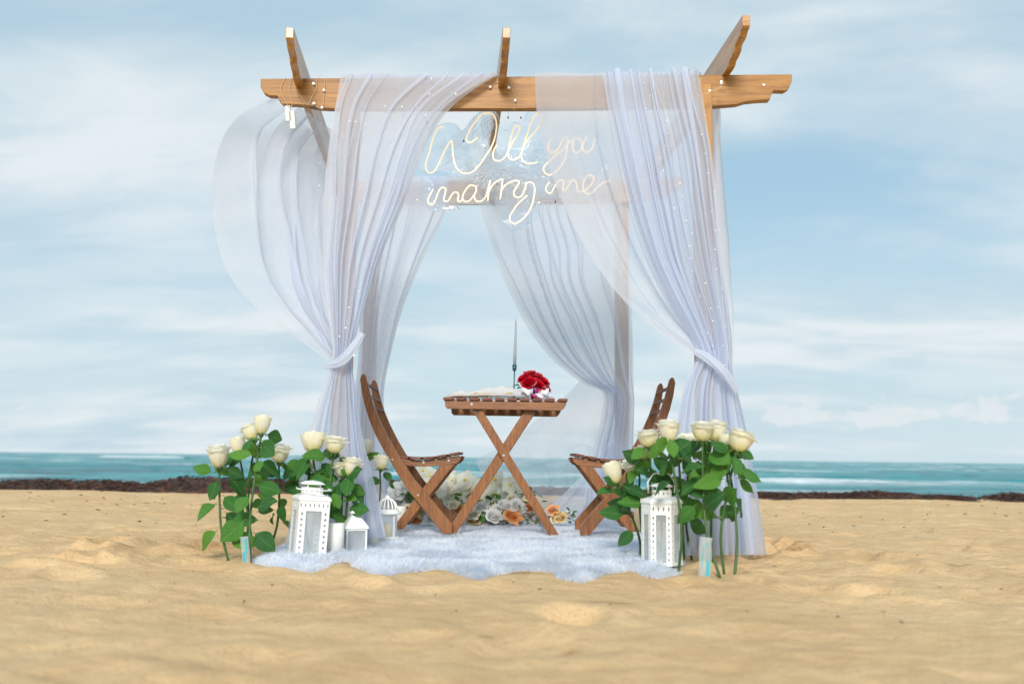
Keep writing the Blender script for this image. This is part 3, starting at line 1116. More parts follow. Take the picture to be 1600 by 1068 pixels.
yw = YB - .008
s = light_string([(447, 119), (438, 140), (448, 162), (456, 166), (453, 140), (455, 121), (458, 122), (468, 145), (480, 164), (488, 150), (494, 140), (496, 122), (507, 119), (507, 141), (503, 168), (493, 166)],
                 [(506, 141), (503, 168), (491, 131, yw, .8), (491, 162, yw, .8)], 'warm wire with pearl bulbs looped round the left beam end, battery box hanging below', yw)
for px, py, hh in ((449, 176, 26), (456, 186, 30)):
    p = at(px, py, yw)
    MB().box((p.x, YB + .008, p.z), (.026, .014, hh * 4.6 / FPX), Matrix.Rotation(R(-6), 3, 'Y')).build('battery_box', 'battery_grey', s, bevel=.002)
light_string([(764, 137), (778, 128), (797, 136), (803, 146), (805, 157), (803, 172)], [(766, 136), (795, 137), (805, 157)], 'short warm wire with pearl bulbs hanging below the middle rafter', yw)
light_string([(1096, 148), (1106, 146), (1110, 142), (1124, 138), (1129, 130)], [(1109, 142, YB - .09), (1127, 130)], 'short wire with two pearl bulbs by the front right post', YB - .09)
rr = random.Random(4)
light_string([(1020, 122, 4.44), (1045, 190, 4.39), (1060, 260, 4.38), (1070, 330, 4.38), (1085, 410, 4.37), (1100, 470, 4.36), (1115, 540, 4.34)],
             [(1020 + t * 95 + rr.uniform(-22, 12), 130 + t * 410, 4.37, rr.uniform(.3, .55)) for t in np.linspace(0, 1, 22)],
             'string of tiny white lights running down the middle of the front right curtain', 4.4, wire=False, wr=.0006)
light_string([(1094, 122, 4.44), (1108, 230, 4.42), (1118, 330, 4.41), (1126, 430, 4.4), (1134, 520, 4.38), (1140, 570, 4.36)],
             [(1098 + t * 40 + rr.uniform(-8, 4), 150 + t * 420, 4.38, rr.uniform(.3, .5)) for t in np.linspace(0, 1, 15)],
             'string of tiny white lights down the outer edge of the front right curtain', 4.4, wire=False, wr=.0006)
light_string([(700, 126, 4.46), (660, 150, 4.45), (640, 190, 4.44), (600, 210, 4.42), (560, 300, 4.38), (545, 420, 4.36), (540, 540, 4.33)],
             [(712, 147, 4.45, .7), (674, 123, 4.46, .6), (665, 180, 4.44, .6), (628, 167, 4.44, .6), (602, 166, 4.44, .5), (671, 147, 4.45, .5), (556, 190, 4.43, .5), (546, 189, 4.43, .5), (572, 195, 4.43, .4), (652, 312, 4.42, .6), (540, 512, 4.33, .6), (530, 525, 4.33, .5), (545, 480, 4.34, .5), (553, 555, 4.3, .7), (500, 255, 4.4, .4), (499, 290, 4.4, .5), (560, 455, 4.36, .4)],
             'string of tiny white lights across the front left curtain', 4.4, wire=False, wr=.0006)

# ================================================================== NEON SIGN
YS = 4.72


def cr(pts, reg):
    ox, oy = {1: (650, 165), 2: (800, 165), 3: (650, 260), 4: (800, 260)}[reg]
    return [(ox + x / 9.706, oy + y / 9.706) for x, y in pts]


sign = thing('neon_sign', tuple(at(805, 355, YS)), 'clear acrylic sign with warm neon script reading Will you marry me', 'neon sign')
words = {
    'Will': [cr([(410, 318), (345, 345), (290, 420), (240, 560), (200, 720), (155, 850), (148, 940), (178, 1005), (235, 1020), (290, 980), (340, 890), (400, 760), (460, 640), (510, 560), (540, 535), (552, 590), (557, 700), (577, 840), (620, 950), (690, 1015), (770, 1030), (850, 1010), (930, 940), (1000, 850), (1060, 760), (1130, 650), (1180, 540), (1208, 430), (1222, 300), (1205, 200), (1160, 130), (1080, 110), (1000, 140), (920, 220), (850, 310), (800, 400), (765, 490), (770, 540), (810, 562), (860, 545), (900, 510), (940, 490)], 1),
             cr([(1225, 600), (1190, 660), (1165, 740), (1180, 810), (1220, 840), (1290, 830), (1350, 780), (1400, 690), (1470, 550), (1530, 450)], 1) + cr([(100, 390), (118, 340), (75, 303), (35, 330)], 2) + cr([(1450, 440), (1425, 560), (1405, 680), (1400, 770), (1440, 820), (1490, 822)], 1) + cr([(60, 812), (120, 762), (170, 650), (230, 540), (310, 440), (380, 360), (430, 270), (448, 190), (430, 138), (385, 120), (330, 160), (290, 250), (250, 370), (210, 500), (170, 630), (142, 740), (160, 830), (220, 872), (300, 877), (390, 860)], 2)],
    'you': [cr([(595, 500), (560, 570), (545, 640), (570, 700), (620, 712), (680, 680), (730, 600), (770, 520), (810, 482), (845, 520), (840, 620), (825, 720), (800, 820), (740, 920), (660, 1010), (580, 1050), (520, 1040), (480, 980), (490, 920), (540, 870), (620, 790), (720, 710), (800, 650), (860, 570), (925, 510)], 2),
            cr([(975, 488), (930, 550), (922, 640), (950, 705), (1000, 712), (1045, 670), (1062, 590), (1035, 520), (980, 490)], 2),
            cr([(1140, 460), (1095, 540), (1070, 620), (1085, 690), (1140, 708), (1205, 665), (1238, 570), (1252, 490)], 2)],
    'marry': [cr([(260, 345), (215, 430), (185, 500), (190, 560), (230, 582), (275, 550), (310, 470), (350, 365), (400, 320), (450, 345), (440, 420), (420, 500), (445, 532), (490, 520), (530, 450), (580, 395), (630, 400), (645, 450), (632, 510), (660, 537), (705, 505)], 3),
              cr([(880, 292), (820, 288), (760, 350), (715, 430), (708, 500), (750, 535), (810, 520), (870, 450), (915, 370), (905, 310), (880, 292)], 3),
              cr([(915, 370), (885, 440), (900, 510), (950, 535), (1010, 515), (1060, 450), (1095, 330), (1128, 210)], 3),
              cr([(1125, 220), (1105, 350), (1088, 525)], 3), cr([(1105, 380), (1170, 275), (1240, 222), (1300, 190)], 3),
              cr([(1315, 190), (1298, 330), (1278, 495)], 3), cr([(1292, 370), (1350, 290), (1440, 235), (1530, 212)], 3) + cr([(60, 214), (105, 235), (80, 300), (30, 380), (40, 450), (100, 472), (160, 430), (195, 340), (220, 262), (270, 240), (320, 262), (345, 340), (332, 460), (300, 590), (240, 710), (150, 810), (60, 862)], 4) + cr([(1500, 875), (1435, 835), (1425, 750), (1490, 650)], 3) + cr([(60, 600), (140, 520), (230, 440)], 4)],
    'me': [cr([(575, 240), (530, 290), (515, 350), (550, 405), (600, 395), (640, 320), (680, 250), (730, 205), (780, 220), (778, 300), (772, 362), (800, 370), (850, 310), (890, 230), (940, 212), (980, 260), (990, 340), (1020, 380), (1090, 375), (1160, 320), (1220, 250), (1240, 170), (1200, 135), (1140, 150), (1090, 220), (1075, 310), (1100, 390), (1160, 415), (1230, 390), (1290, 320), (1360, 262), (1440, 230), (1500, 208)], 4)],
}
for w_, strokes in words.items():
    for st in strokes:
        pts = np.array([at(x, y, YS - .008) for x, y in st])
        MB().tube(cat_spline(pts, len(st) * 4), .0037, 8).build('neon_tube', 'neon', sign, smooth=True)
acr = [(657, 285), (656, 262), (662, 232), (674, 205), (692, 193), (712, 194), (723, 204), (738, 185), (752, 174), (768, 171), (778, 180), (783, 198), (792, 203),
       (800, 192), (815, 190), (821, 178), (833, 171), (848, 172), (856, 185), (859, 207), (882, 209), (900, 207), (910, 200), (926, 199), (938, 207), (944, 225),
       (948, 246), (962, 256), (969, 270), (961, 289), (948, 303), (930, 314), (905, 311), (880, 315), (846, 314), (842, 335), (830, 350), (815, 359), (800, 360),
       (787, 351), (784, 336), (791, 320), (770, 324), (735, 327), (700, 328), (672, 328), (658, 312)]
ap = cat_spline(np.array([at(x, y, YS) for x, y in acr + acr[:1]]), len(acr) * 4)[:-1]
MB().prism([Vector(p) for p in ap], (0, .006, 0)).build('acrylic_panel', 'acrylic', sign)
for px, py in ((706, 218), (724.5, 220), (794, 184), (814, 184), (842, 317), (868, 315)):
    p = at(px, py, YS - .004)
    MB().tube([(p.x, YS - .010, p.z), (p.x, YS + .008, p.z)], .004, 8).build('standoff_screw', 'dark_bolt' if px in (724.5, 868) else 'steel', sign)
for px, py in ((794, 184), (924, 200)):
    a, b = at(px, py, YS), at(px, py, YS)
    MB().tube([(a.x, YS + .003, a.z), (a.x, YB + .05, zt_f - .06)], .0008, 5).build('hanging_wire', 'string_wire', sign)

# ================================================================== TABLE AND CHAIRS
Y0 = gnd(705, 833, ZR - .006).y
ZG = ZR - .006


def prism_px(poly, y, th):
    return MB().prism([at(px, py, y) for px, py in poly], (0, th, 0))


tb = thing('folding_table', (at(790, 830, Y0).x, Y0 + .22, ZG), 'brown slatted wooden folding table with crossed legs between the two chairs', 'table')
DT = 0.56
for x0, x1 in ((692.5, 707), (713, 727), (733, 748.5), (753, 768.5), (773.5, 788), (793, 807.5), (813, 827.5), (832.5, 847), (852.5, 867), (873, 887)):
    ys_ = 620 + (x0 - 692) * 2.3 / 190
    a, b = at(x0, ys_, Y0 - .012), at(x1, ys_ + 4.6, Y0 - .012)
    MB().box(((a.x + b.x) / 2, Y0 + DT / 2, (a.z + b.z) / 2), (b.x - a.x, DT + .024, abs(a.z - b.z))).build('slat', 'acacia_y', tb, bevel=.002)
apron = [(695, 625), (695.5, 634), (699, 638.2), (800, 639.6), (876, 641), (880, 639), (884, 633), (885.5, 627.2)]
prism_px(apron, Y0, .02).build('apron', 'acacia_x', tb, bevel=.002)
zoff = Vector((0, DT - .02, 0))
MB().prism([at(px, py, Y0) + zoff + Vector((0, 0, -.010)) for px, py in apron], (0, .02, 0)).build('apron', 'acacia_x', tb, bevel=.002)
legA = [(734, 634), (750, 634), (873, 835), (858, 836)]
legB = [(824, 634), (843, 634), (712, 834), (695, 834)]
for yo in (.021, DT - .045):
    MB().prism([at(px, py, Y0 + .021) + Vector((0, yo - .021, 0)) for px, py in legA], (0, .022, 0)).build('leg', 'acacia_z', tb, bevel=.002)
for yo in (.045, DT - .069):
    MB().prism([at(px, py, Y0 + .045) + Vector((0, yo - .045, 0)) for px, py in legB], (0, .022, 0)).build('leg', 'acacia_z', tb, bevel=.002)
p = at(712, 800, Y0 + .05)
for px, py, yy_ in ((787, 711, Y0 + .018), (737, 631, Y0 - .003), (843, 641, Y0 + .04)):
    p = at(px, py, yy_)
    MB().tube([(p.x, yy_ - .002, p.z), (p.x, yy_ + .006, p.z)], .0058, 10).build('bolt', 'steel', tb)
for (px, py) in ((716, 822), (851, 824)):
    p = at(px, py, Y0 + .055)
    MB().tube([(p.x, Y0 + .06, p.z + .03), (p.x, Y0 + DT - .06, p.z + .03)], .009, 8).build('stretcher', 'acacia_y', tb)

# ---- chair (built once facing +x, copied turned round)
base = gnd(664, 833, ZG)
base = Vector((base.x, Y0 + .21, ZG))
ch = thing('folding_chair', tuple(base), 'brown slatted wooden folding chair left of the table, facing right', 'chair', 'folding chairs at the table')
DC = 0.42
railL = [(562.5, 592), (565, 612), (570, 634), (577, 656), (586, 678), (598, 700), (610, 721), (623, 743), (637, 765), (650, 781), (664, 798), (678, 816), (692, 833.5)]
railR = [(706, 833.5), (707, 819), (698, 808), (686, 794), (674, 780), (661, 764), (649, 750), (638, 733), (630, 722), (621, 708), (607, 684), (594, 658), (585, 636), (579, 617), (574, 596), (572, 588), (568.5, 583.5), (565, 584.5)]
rail = railL + railR
for yo in (0, DC - .022):
    MB().prism([at(px, py, Y0) + Vector((0, yo, 0)) for px, py in rail], (0, .022, 0)).build('back_rail', 'acacia_z', ch, bevel=.003)
leg2 = [(690, 724), (716, 717), (630, 826), (612, 826)]
for yo in (.026, DC - .048):
    MB().prism([at(px, py, Y0 + .026) + Vector((0, yo - .026, 0)) for px, py in leg2], (0, .022, 0)).build('leg', 'acacia_z', ch, bevel=.003)
seat = [(621, 715), (640, 718.5), (665, 718), (695, 714.5), (717, 711.5), (721, 713), (719, 719), (713, 724), (692, 727), (660, 728.5), (636, 727.5), (626, 724)]
for yo in (.0235, DC - .0455):
    MB().prism([at(px, py, Y0 + .0235) + Vector((0, yo - .0235, 0)) for px, py in seat], (0, .0205, 0)).build('seat_rail', 'acacia_x', ch, bevel=.002)
for x0, y0_, x1, y1_ in ((622, 712.5, 636.5, 714), (641, 714.2, 657.5, 714.8), (661.5, 714.4, 678, 713.4), (682, 712.2, 697.5, 710), (702, 709, 717.5, 706.4)):
    a, b = at(x0, y0_, Y0), at(x1, y1_, Y0)
    m = (a + b) / 2
    an = math.atan2(b.z - a.z, b.x - a.x)
    MB().box((m.x, Y0 + DC / 2, m.z - .003), ((b - a).length, DC - .05 if x0 < 640 else DC + .004, .012), Matrix.Rotation(-an, 3, 'Y')).build('seat_slat', 'acacia_y', ch, bevel=.002)
for px, py, an in ((573.5, 601, 100), (577.5, 619, 104), (583, 636, 109)):
    p = at(px, py, Y0)
    MB().box((p.x, Y0 + DC / 2, p.z), (.016, DC - .04, .010), Matrix.Rotation(-R(an), 3, 'Y')).build('back_slat', 'acacia_y', ch, bevel=.002)
for px, py, yy_ in ((613.5, 717.5, Y0 - .002), (653, 773, Y0 - .002), (662, 722, Y0 + .022), (701, 719, Y0 + .022)):
    p = at(px, py, yy_)
    MB().tube([(p.x, yy_ - .001, p.z), (p.x, yy_ + .006, p.z)], .0052, 10).build('bolt', 'steel', ch)
p = at(622, 800, Y0 + .05)
MB().box((p.x + .01, Y0 + DC / 2, p.z), (.018, DC - .1, .03)).build('stretcher', 'acacia_y', ch, bevel=.002)
c2 = ch.copy()
COL.objects.link(c2)
c2['label'] = 'brown slatted wooden folding chair right of the table, half hidden by roses'
foot_r = gnd(902, 834, ZG)
c2.rotation_euler = (0, 0, math.pi)
xf = at(699, 833, Y0).x - base.x
c2.location = (foot_r.x + xf + .034, Y0 + .21, ZG)
for k in ch.children:
    d = k.copy()
    COL.objects.link(d)
    d.parent = c2

# ================================================================== ON THE TABLE
zt = at(790, 620.8, Y0).z
YT = Y0 + .20
# rumpled sheer cloth with gold trim
a, b = at(697, 615, Y0 + .1), at(866, 615, Y0 + .1)
gx = np.linspace(a.x, b.x, 80)
gy = np.linspace(Y0 + .02, Y0 + .40, 46)
GX, GY = np.meshgrid(gx, gy)
u = (GX - gx[0]) / (gx[-1] - gx[0])
w = (GY - gy[0]) / (gy[-1] - gy[0])
hump = np.interp(u, [0, .06, .2, .38, .52, .64, .8, .93, 1], [.005, .024, .036, .050, .056, .046, .030, .014, .004])
hz = hump * (0.62 + 0.9 * (fbm(GX * 14, GY * 12, 201, 3) + .5) * .8) * np.clip(np.minimum(w, 1 - w) * 6 + .15, 0, 1)
lc = thing('table_cloth', ((a.x + b.x) / 2, YT, zt), 'rumpled sheer white cloth with gold trim spread on the folding table', 'cloth')
ed = 0.012 * fbm(GX * 20, GY * 20, 205, 2)
MB().quad_grid(np.stack([GX + ed, GY + ed, zt + .003 + hz], -1)).build('sheer_layer', 'lace', lc, smooth=True, fixn=False)
MB().quad_grid(np.stack([GX * 1.0, GY, zt + .002 + hz * .6 + .004 * fbm(GX * 40, GY * 40, 207, 2)], -1)[4:-4, 6:-18]).build('under_layer', 'lace', lc, smooth=True, fixn=False)
rr = random.Random(21)
mb = MB()
for i in range(70):
    t = rr.uniform(.06, .60)
    x = gx[0] + t * (gx[-1] - gx[0])
    y = Y0 + rr.uniform(.03, .14)
    z = zt + float(np.interp(t, [0, .06, .2, .38, .52, .64], [.004, .016, .026, .038, .044, .036])) * rr.uniform(.3, .75)
    L = rr.uniform(.012, .030)
    aa = rr.uniform(-.5, .5)
    mb.tube([(x - L * math.cos(aa), y, z - L * .25), (x, y - .004, z + rr.uniform(0, .006)), (x + L * math.cos(aa), y, z - L * .1 * rr.uniform(-1, 1))], .0026, 5)
o = mb.build('gold_trim', 'gold', lc, smooth=True)
o['kind'] = 'stuff'

# candlestick + candle
p = at(803, 600, YT + .05)
zc_ = at(803, 571, YT + .05).z
cs = thing('candlestick', (p.x, YT + .05, zt), 'thin dark teal candlestick standing on the table beside the red roses', 'candlestick')
MB().lathe([(.0001, .004), (.034, .004), (.036, .007), (.030, .011), (.004, .014)], 24, (p.x, YT + .05, zt)).build('base', 'teal_metal', cs, smooth=True)
MB().tube([(p.x, YT + .05, zt + .012), (p.x + .002, YT + .05, zc_ - .026)], .0034, 10).build('stem', 'teal_metal', cs, smooth=True)
MB().lathe([(.003, -.032), (.009, -.026), (.0115, -.016), (.0118, .004), (.0095, .004), (.009, -.012), (.0001, -.013)], 20, (p.x + .002, YT + .05, zc_)).build('cup', 'teal_metal', cs, smooth=True)
tp = at(806, 500, YT + .05)
cd = thing('taper_candle', (p.x + .002, YT + .05, zc_ - .01), 'tall thin white taper candle in the teal candlestick', 'candle')
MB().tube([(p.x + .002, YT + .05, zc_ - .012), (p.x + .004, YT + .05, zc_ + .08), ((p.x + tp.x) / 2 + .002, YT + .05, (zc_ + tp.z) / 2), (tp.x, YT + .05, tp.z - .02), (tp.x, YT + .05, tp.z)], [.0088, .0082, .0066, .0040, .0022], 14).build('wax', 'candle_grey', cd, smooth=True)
MB().tube([(tp.x, YT + .05, tp.z - .002), (tp.x + .001, YT + .05, tp.z + .010)], .0009, 5).build('wick', 'wick', cd)


# ================================================================== FLOWERS
def petal_pts(th0, wid, H, r0, r1, curl, lip, seed, na=9, nb=9, z0=0.0):
    """one cupped petal: returns nb x na x 3"""
    rs = np.random.RandomState(seed)
    a = np.linspace(-1, 1, na)
    b = np.linspace(0, 1, nb)
    A, B = np.meshgrid(a, b)
    top = 1 - 0.16 * A ** 2 - 0.10 * np.abs(A) ** 5 + 0.03 * np.sin(A * 5 + rs.rand() * 6)
    Bz = B * top
    r = r0 + (r1 - r0) * np.sin(np.clip(Bz, 0, 1) * math.pi / 2) ** 0.58
    lipf = np.clip((Bz - 0.72) / 0.28, 0, 1) ** 2
    r = r + lip * lipf * (1 + .3 * np.sin(3 * A + seed))
    z = z0 + H * (Bz - 0.55 * curl * lipf * B)
    wq = wid * (0.35 + 0.65 * np.sin(np.clip(B * 1.25, 0, 1) * math.pi / 2))
    th = th0 + A * wq
    r = r * (1 - 0.05 * A ** 2) + .0012 * np.sin(7 * A + 5 * B + seed)
    return np.stack([r * np.cos(th), r * np.sin(th), z], -1)


def rose_meshes(tag_, mat, seed, H=.075, Rm=.040, openn=1.0):
    """returns (core mesh, list of outer petal meshes)"""
    rs = random.Random(seed)
    mb = MB()
    th = rs.random() * 6
    for i in range(4):      # tight heart
        f = i / 4
        mb.quad_grid(petal_pts(th + i * 1.9, 1.5, H * (.94 - .02 * i), Rm * .10, Rm * (.22 + .13 * f), 0, Rm * .02, seed + i))
    for i in range(5):
        mb.quad_grid(petal_pts(th + i * 1.257 + .4, 1.05, H * (.98 + .03 * rs.random()), Rm * .2, Rm * (.52 + .08 * rs.random()), .1, Rm * .10 * openn, seed + 10 + i))
    for i in range(5):
        mb.quad_grid(petal_pts(th + i * 1.257 + 1.0, .95, H * (.97 + .04 * rs.random()), Rm * .25, Rm * (.72 + .08 * rs.random()), .2, Rm * .22 * openn, seed + 20 + i))
    core = mb.mesh('bloom', mat, True)
    outs = []
    for i in range(5):
        m2 = MB().quad_grid(petal_pts(th + i * 1.257 + .2, .90, H * rs.uniform(.82, .95), Rm * .28, Rm * rs.uniform(.86, .98), .35 * openn, Rm * rs.uniform(.25, .42) * openn, seed + 30 + i))
        outs.append(m2.mesh('petal', mat, True))
    return core, outs


ROSES = [rose_meshes('w', 'petal_white', 100 + 40 * k, h_, r_, o_) for k, (h_, r_, o_) in enumerate(((.075, .040, .6), (.068, .043, 1.2), (.082, .036, .3), (.066, .045, 1.3), (.080, .039, .9), (.072, .041, .15), (.070, .044, 1.2)))]


def leaf_mesh(L=1.0, Wd=.62, droop=.25, fold=.18, seed=0, mat='leaf'):
    nl, nw = 9, 5
    t = np.linspace(0, 1, nl)
    s = np.linspace(-1, 1, nw)
    S, T = np.meshgrid(s, t)
    wd = Wd / 2 * np.sin(np.pi * np.clip(T, 0, 1) ** .82) ** .85
    wd[0] = .02
    wd[-1] = .004
    ser = 1 + .05 * np.sin(T * 46 + seed) * np.abs(S)
    x = S * wd * ser
    y = T * L
    z = fold * np.abs(S) * wd * 1.6 - droop * T ** 2 + .03 * np.sin(7 * T + 3 * S + seed)
    mb = MB().quad_grid(np.stack([x, y, z], -1))
    mb.tube([(0, -.14, .03), (0, 0, 0)], .014, 5, False)
    return mb.mesh('leaf', mat, True)


LEAF = [leaf_mesh(1, .66, .22, .16, 1), leaf_mesh(1, .58, .40, .22, 2), leaf_mesh(1, .72, .10, .10, 3), leaf_mesh(1, .62, .30, -.10, 4)]
sep_mb = MB()
for i in range(5):
    a = i * 1.257
    d = Vector((math.cos(a), math.sin(a), 0))
    n_ = Vector((-math.sin(a), math.cos(a), 0))
    k = len(sep_mb.v)
    sep_mb.v += [tuple(d * .006 + n_ * .006), tuple(d * .006 - n_ * .006), tuple(d * .022 - n_ * .005 + Vector((0, 0, .001))), tuple(d * .022 + n_ * .005 + Vector((0, 0, .001))), tuple(d * .034 + Vector((0, 0, -.012)))]
    sep_mb.f += [(k, k + 1, k + 2, k + 3), (k + 3, k + 2, k + 4)]
sep_mb.lathe([(.003, -.016), (.009, -.010), (.012, 0), (.010, .006)], 10)
SEPAL = sep_mb.mesh('sepal', 'stem', True)


def rose(head, foot, Y, kind, label, size=1.0, leaves=6, tilt=(0, 0), lz=(.30, .92), Yf_=None, group='long-stemmed white roses', leafsize=.075, seed=None):
    rs = random.Random(seed if seed is not None else int(head[0] * 7 + head[1]))
    hp = at(head[0], head[1], Y)
    fp = gnd(foot[0], foot[1], 0.0)
    if Yf_ is None:
        fp = at(foot[0], foot[1], fp.y)
    fz = -.02
    fp = Vector((fp.x, fp.y, fz))
    root = thing('white_rose', (fp.x, fp.y, 0.0), label, 'rose', group)
    size *= 1.14 * rs.uniform(.92, 1.08)
    leafsize *= 1.03
    H = .075 * size
    tv = Vector((tilt[0], tilt[1], 1)).normalized()
    hb_ = hp - tv * H * .5
    bend = Vector((rs.uniform(-.03, .03), rs.uniform(-.03, .03), 0))
    pts = cat_spline(np.array([fp, fp.lerp(hb_, .35) + bend, fp.lerp(hb_, .72) + bend * .6, hb_ - tv * .02, hb_ + tv * .004]), 18)
    MB().tube(pts, list(np.linspace(.0056, .0040, 17)) + [.0048], 8).build('stem', 'stem', root, smooth=True)
    core, outs = ROSES[kind if rs.random() < .5 else rs.choice((4, 5, 6))]
    q = tv.to_track_quat('Z', 'Y').to_euler()
    bl_ = link('bloom', core, root, hb_ - root.location, q, size)
    rz = rs.uniform(0, 6.28)
    for m in outs:
        link('petal', m, bl_)
    link('sepal', SEPAL, bl_)
    n = len(pts)
    leaves = int(leaves * 1.6)
    for i in range(leaves):
        t = lz[0] + (min(lz[1], .88) - lz[0]) * (i + rs.uniform(.1, .9)) / leaves
        p = Vector(pts[int(t * (n - 1))])
        a = i * 2.4 + rs.uniform(-.5, .5) + rs.random()
        pet = rs.uniform(.012, .045)
        d = Vector((math.cos(a), math.sin(a) * .7, 0))
        lp = p + d * (.006 + pet) + Vector((0, 0, pet * .4))
        L = leafsize * rs.uniform(.8, 1.3) * (0.8 if t > .85 else 1)
        ly = (d + Vector((0, 0, rs.uniform(-1.1, .45)))).normalized()
        nz = Vector((rs.uniform(-.5, .5), -1.0, rs.uniform(.1, 1.2)))
        nz = (nz - ly * nz.dot(ly)).normalized()
        lx = ly.cross(nz)
        rot = Matrix((lx, ly, nz)).transposed().to_euler()
        lf = link('leaf', rs.choice(LEAF), root, lp - root.location, rot, L)
    return root


WR = 'white rose '
rose((342, 712), (361, 882), 4.12, 1, 'leftmost white rose, low and wide open, its stem in bare sand', 1.02, 8, (-.05, -.1), (.18, .95), leafsize=.085)
rose((372, 696), (383, 868), 4.34, 2, 'white rose half hidden behind the tallest rose of the left bunch', .9, 5, (-.2, 0))
rose((391, 674), (400, 862), 4.28, 0, 'white rose leaning left against the tallest one of the left bunch', .95, 5, (-.45, 0))
rose((410, 663), (392, 884), 4.10, 2, 'tallest white rose of the left bunch', .95, 9, (.10, -.05), (.2, .8), leafsize=.09)
rose((437, 706), (418, 862), 4.22, 0, 'yellowish white rose right of the tallest one in the left bunch', .98, 8, (.05, -.15), (.25, .92))
rose((489, 688), (498, 872), 4.22, 0, 'upright white rose above the large square lantern', 1.12, 6, (-.03, 0), (.35, .85))
rose((479, 724), (486, 870), 4.26, 2, 'small white rosebud low behind the large square lantern', .85, 3, (-.2, 0), (.4, .85))
rose((523, 692), (514, 872), 4.20, 1, 'flaring white rose right of the upright one, in front of the curtain', 1.0, 6, (.1, -.1), (.3, .8))
rose((534, 730), (530, 868), 4.24, 2, 'yellowish white rose of the touching pair above the candles', .9, 5, (-.15, -.1), (.3, .85))
rose((550, 729), (546, 870), 4.22, 0, 'whiter rose of the touching pair above the candles', .95, 5, (.15, -.05), (.3, .85))
rose((596, 721), (582, 806), 4.92, 0, 'single white rose beside the back rail of the left chair', .85, 3, (.1, 0), (.5, .85), leafsize=.06)
rose((572, 698), (566, 812), 4.96, 2, 'white rose seen dimly behind the front left curtain', .8, 2, (0, 0), (.5, .8), leafsize=.06)

rose((958, 738), (1000, 878), 3.98, 2, 'lone white rose leaning left below the right chair seat', .95, 9, (-.35, -.1), (.25, .9), leafsize=.08)
rose((1013, 682), (1018, 882), 3.92, 1, 'white rose at the left end of the tall right bunch', .98, 7, (-.1, 0), (.3, .9))
rose((1045, 673), (1059, 897), 3.70, 0, 'squarish white rose whose dark stem crosses the right lantern', .95, 5, (0, -.1), (.45, .92), leafsize=.085)
rose((1008, 702), (1030, 872), 4.02, 3, 'white rose tucked under the left end of the right bunch', .9, 4, (-.3, 0))
rose((988, 724), (1008, 868), 4.06, 3, 'white rose facing left between the right chair and lantern', .9, 5, (-.6, -.2))
rose((1078, 690), (1082, 872), 3.98, 3, 'white rose filling the gap in the middle of the right bunch', 1.0, 6, (0, -.2))
rose((1098, 671), (1128, 903), 3.74, 1, 'broad white rose on the left of the pair above the plastic sleeve', 1.02, 8, (0, -.1), (.3, .9), leafsize=.085)
rose((1119, 673), (1112, 888), 3.86, 3, 'white rose on the right of the pair above the plastic sleeve', .95, 7, (.15, 0), (.3, .9), leafsize=.085)
rose((1137, 690), (1147, 902), 3.84, 2, 'smaller white rose behind the rightmost one', .85, 6, (.1, 0), (.4, .9))
rose((1158, 686), (1133, 900), 3.70, 3, 'rightmost white rose, wide and flat, leaning over the curtain', 1.0, 7, (.35, -.05), (.35, .92), leafsize=.08)
rose((1064, 702), (1070, 880), 3.92, 2, 'white rose low between the lantern and the middle of the right bunch', .85, 6, (.1, -.3), (.3, .85))

# clear plastic sleeves with turquoise print
for (px, py, w_, h_, an, lab) in ((385, 862, 12, 46, -6, 'clear plastic flower sleeve with turquoise print at the left bunch'), (1099, 874, 19, 66, 5, 'clear plastic flower sleeve with turquoise print at the right bunch')):
    b = gnd(px, py + h_ / 2, 0.0)
    sc_ = b.y / FPX
    root = thing('plastic_sleeve', tuple(b), lab, 'sleeve', 'plastic flower sleeves')
    ww, hh = w_ * sc_, h_ * sc_
    T = Matrix.Rotation(R(an), 3, 'Y')
    rows = []
    for z in np.linspace(-.01, hh, 8):
        rows.append([b + T @ Vector((ww / 2 * math.cos(a) * (1 + .15 * math.sin(3 * a + z * 40)), ww * .35 * math.sin(a), z)) for a in np.linspace(0, 2 * math.pi, 16, False)])
    MB().quad_grid(np.array(rows), close_u=True).build('sleeve', 'sleeve', root, smooth=True)
    for (u0, u1, v0, v1) in ((.16, .34, .06, .46), (-.05, .05, .78, .9), (.05, .12, .1, .7), (-.3, -.24, .3, .8)) if w_ > 15 else ((-.28, .02, .02, .5), (.05, .3, .45, .95)):
        q = [b + T @ Vector((x * ww, -ww * .40, z * hh)) for x, z in ((u0, v0), (u1, v0), (u1, v1), (u0, v1))]
        MB().prism(q, (0, .001, 0)).build('print', 'turquoise_print', root)

# ---- red rose bouquet on the table
bp = at(835, 612, YT - .08)
bq = thing('red_rose_bouquet', (bp.x, YT - .08, zt), 'bouquet of deep red roses tied with a white ribbon lying on the table', 'bouquet')
REDR = [rose_meshes('r', 'petal_red', 400 + 40 * k, .050, .033, o_) for k, o_ in enumerate((1.2, 1.5))]
for i, (px, py, dy, tx, ty, sz) in enumerate(((819, 592, 0, -.7, -.6, .95), (828, 587, .03, -.15, -.35, 1.05), (827, 600, -.03, -.35, -1.0, 1.1), (838, 590, .03, .2, -.5, 1.0), (848, 597, 0, .7, -.6, .95), (840, 602, -.03, .3, -1.0, .95), (853, 606, .01, .95, -.5, .8), (834, 596, .05, 0, .2, 1.0))):
    p = at(px, py, YT - .08 + dy)
    tv = Vector((tx, ty, 1)).normalized()
    core, outs = REDR[i % 2]
    bl_ = link('bloom', core, bq, p - tv * .025 - bq.location, tv.to_track_quat('Z', 'Y').to_euler(), sz)
    for m in outs:
        link('petal', m, bl_)
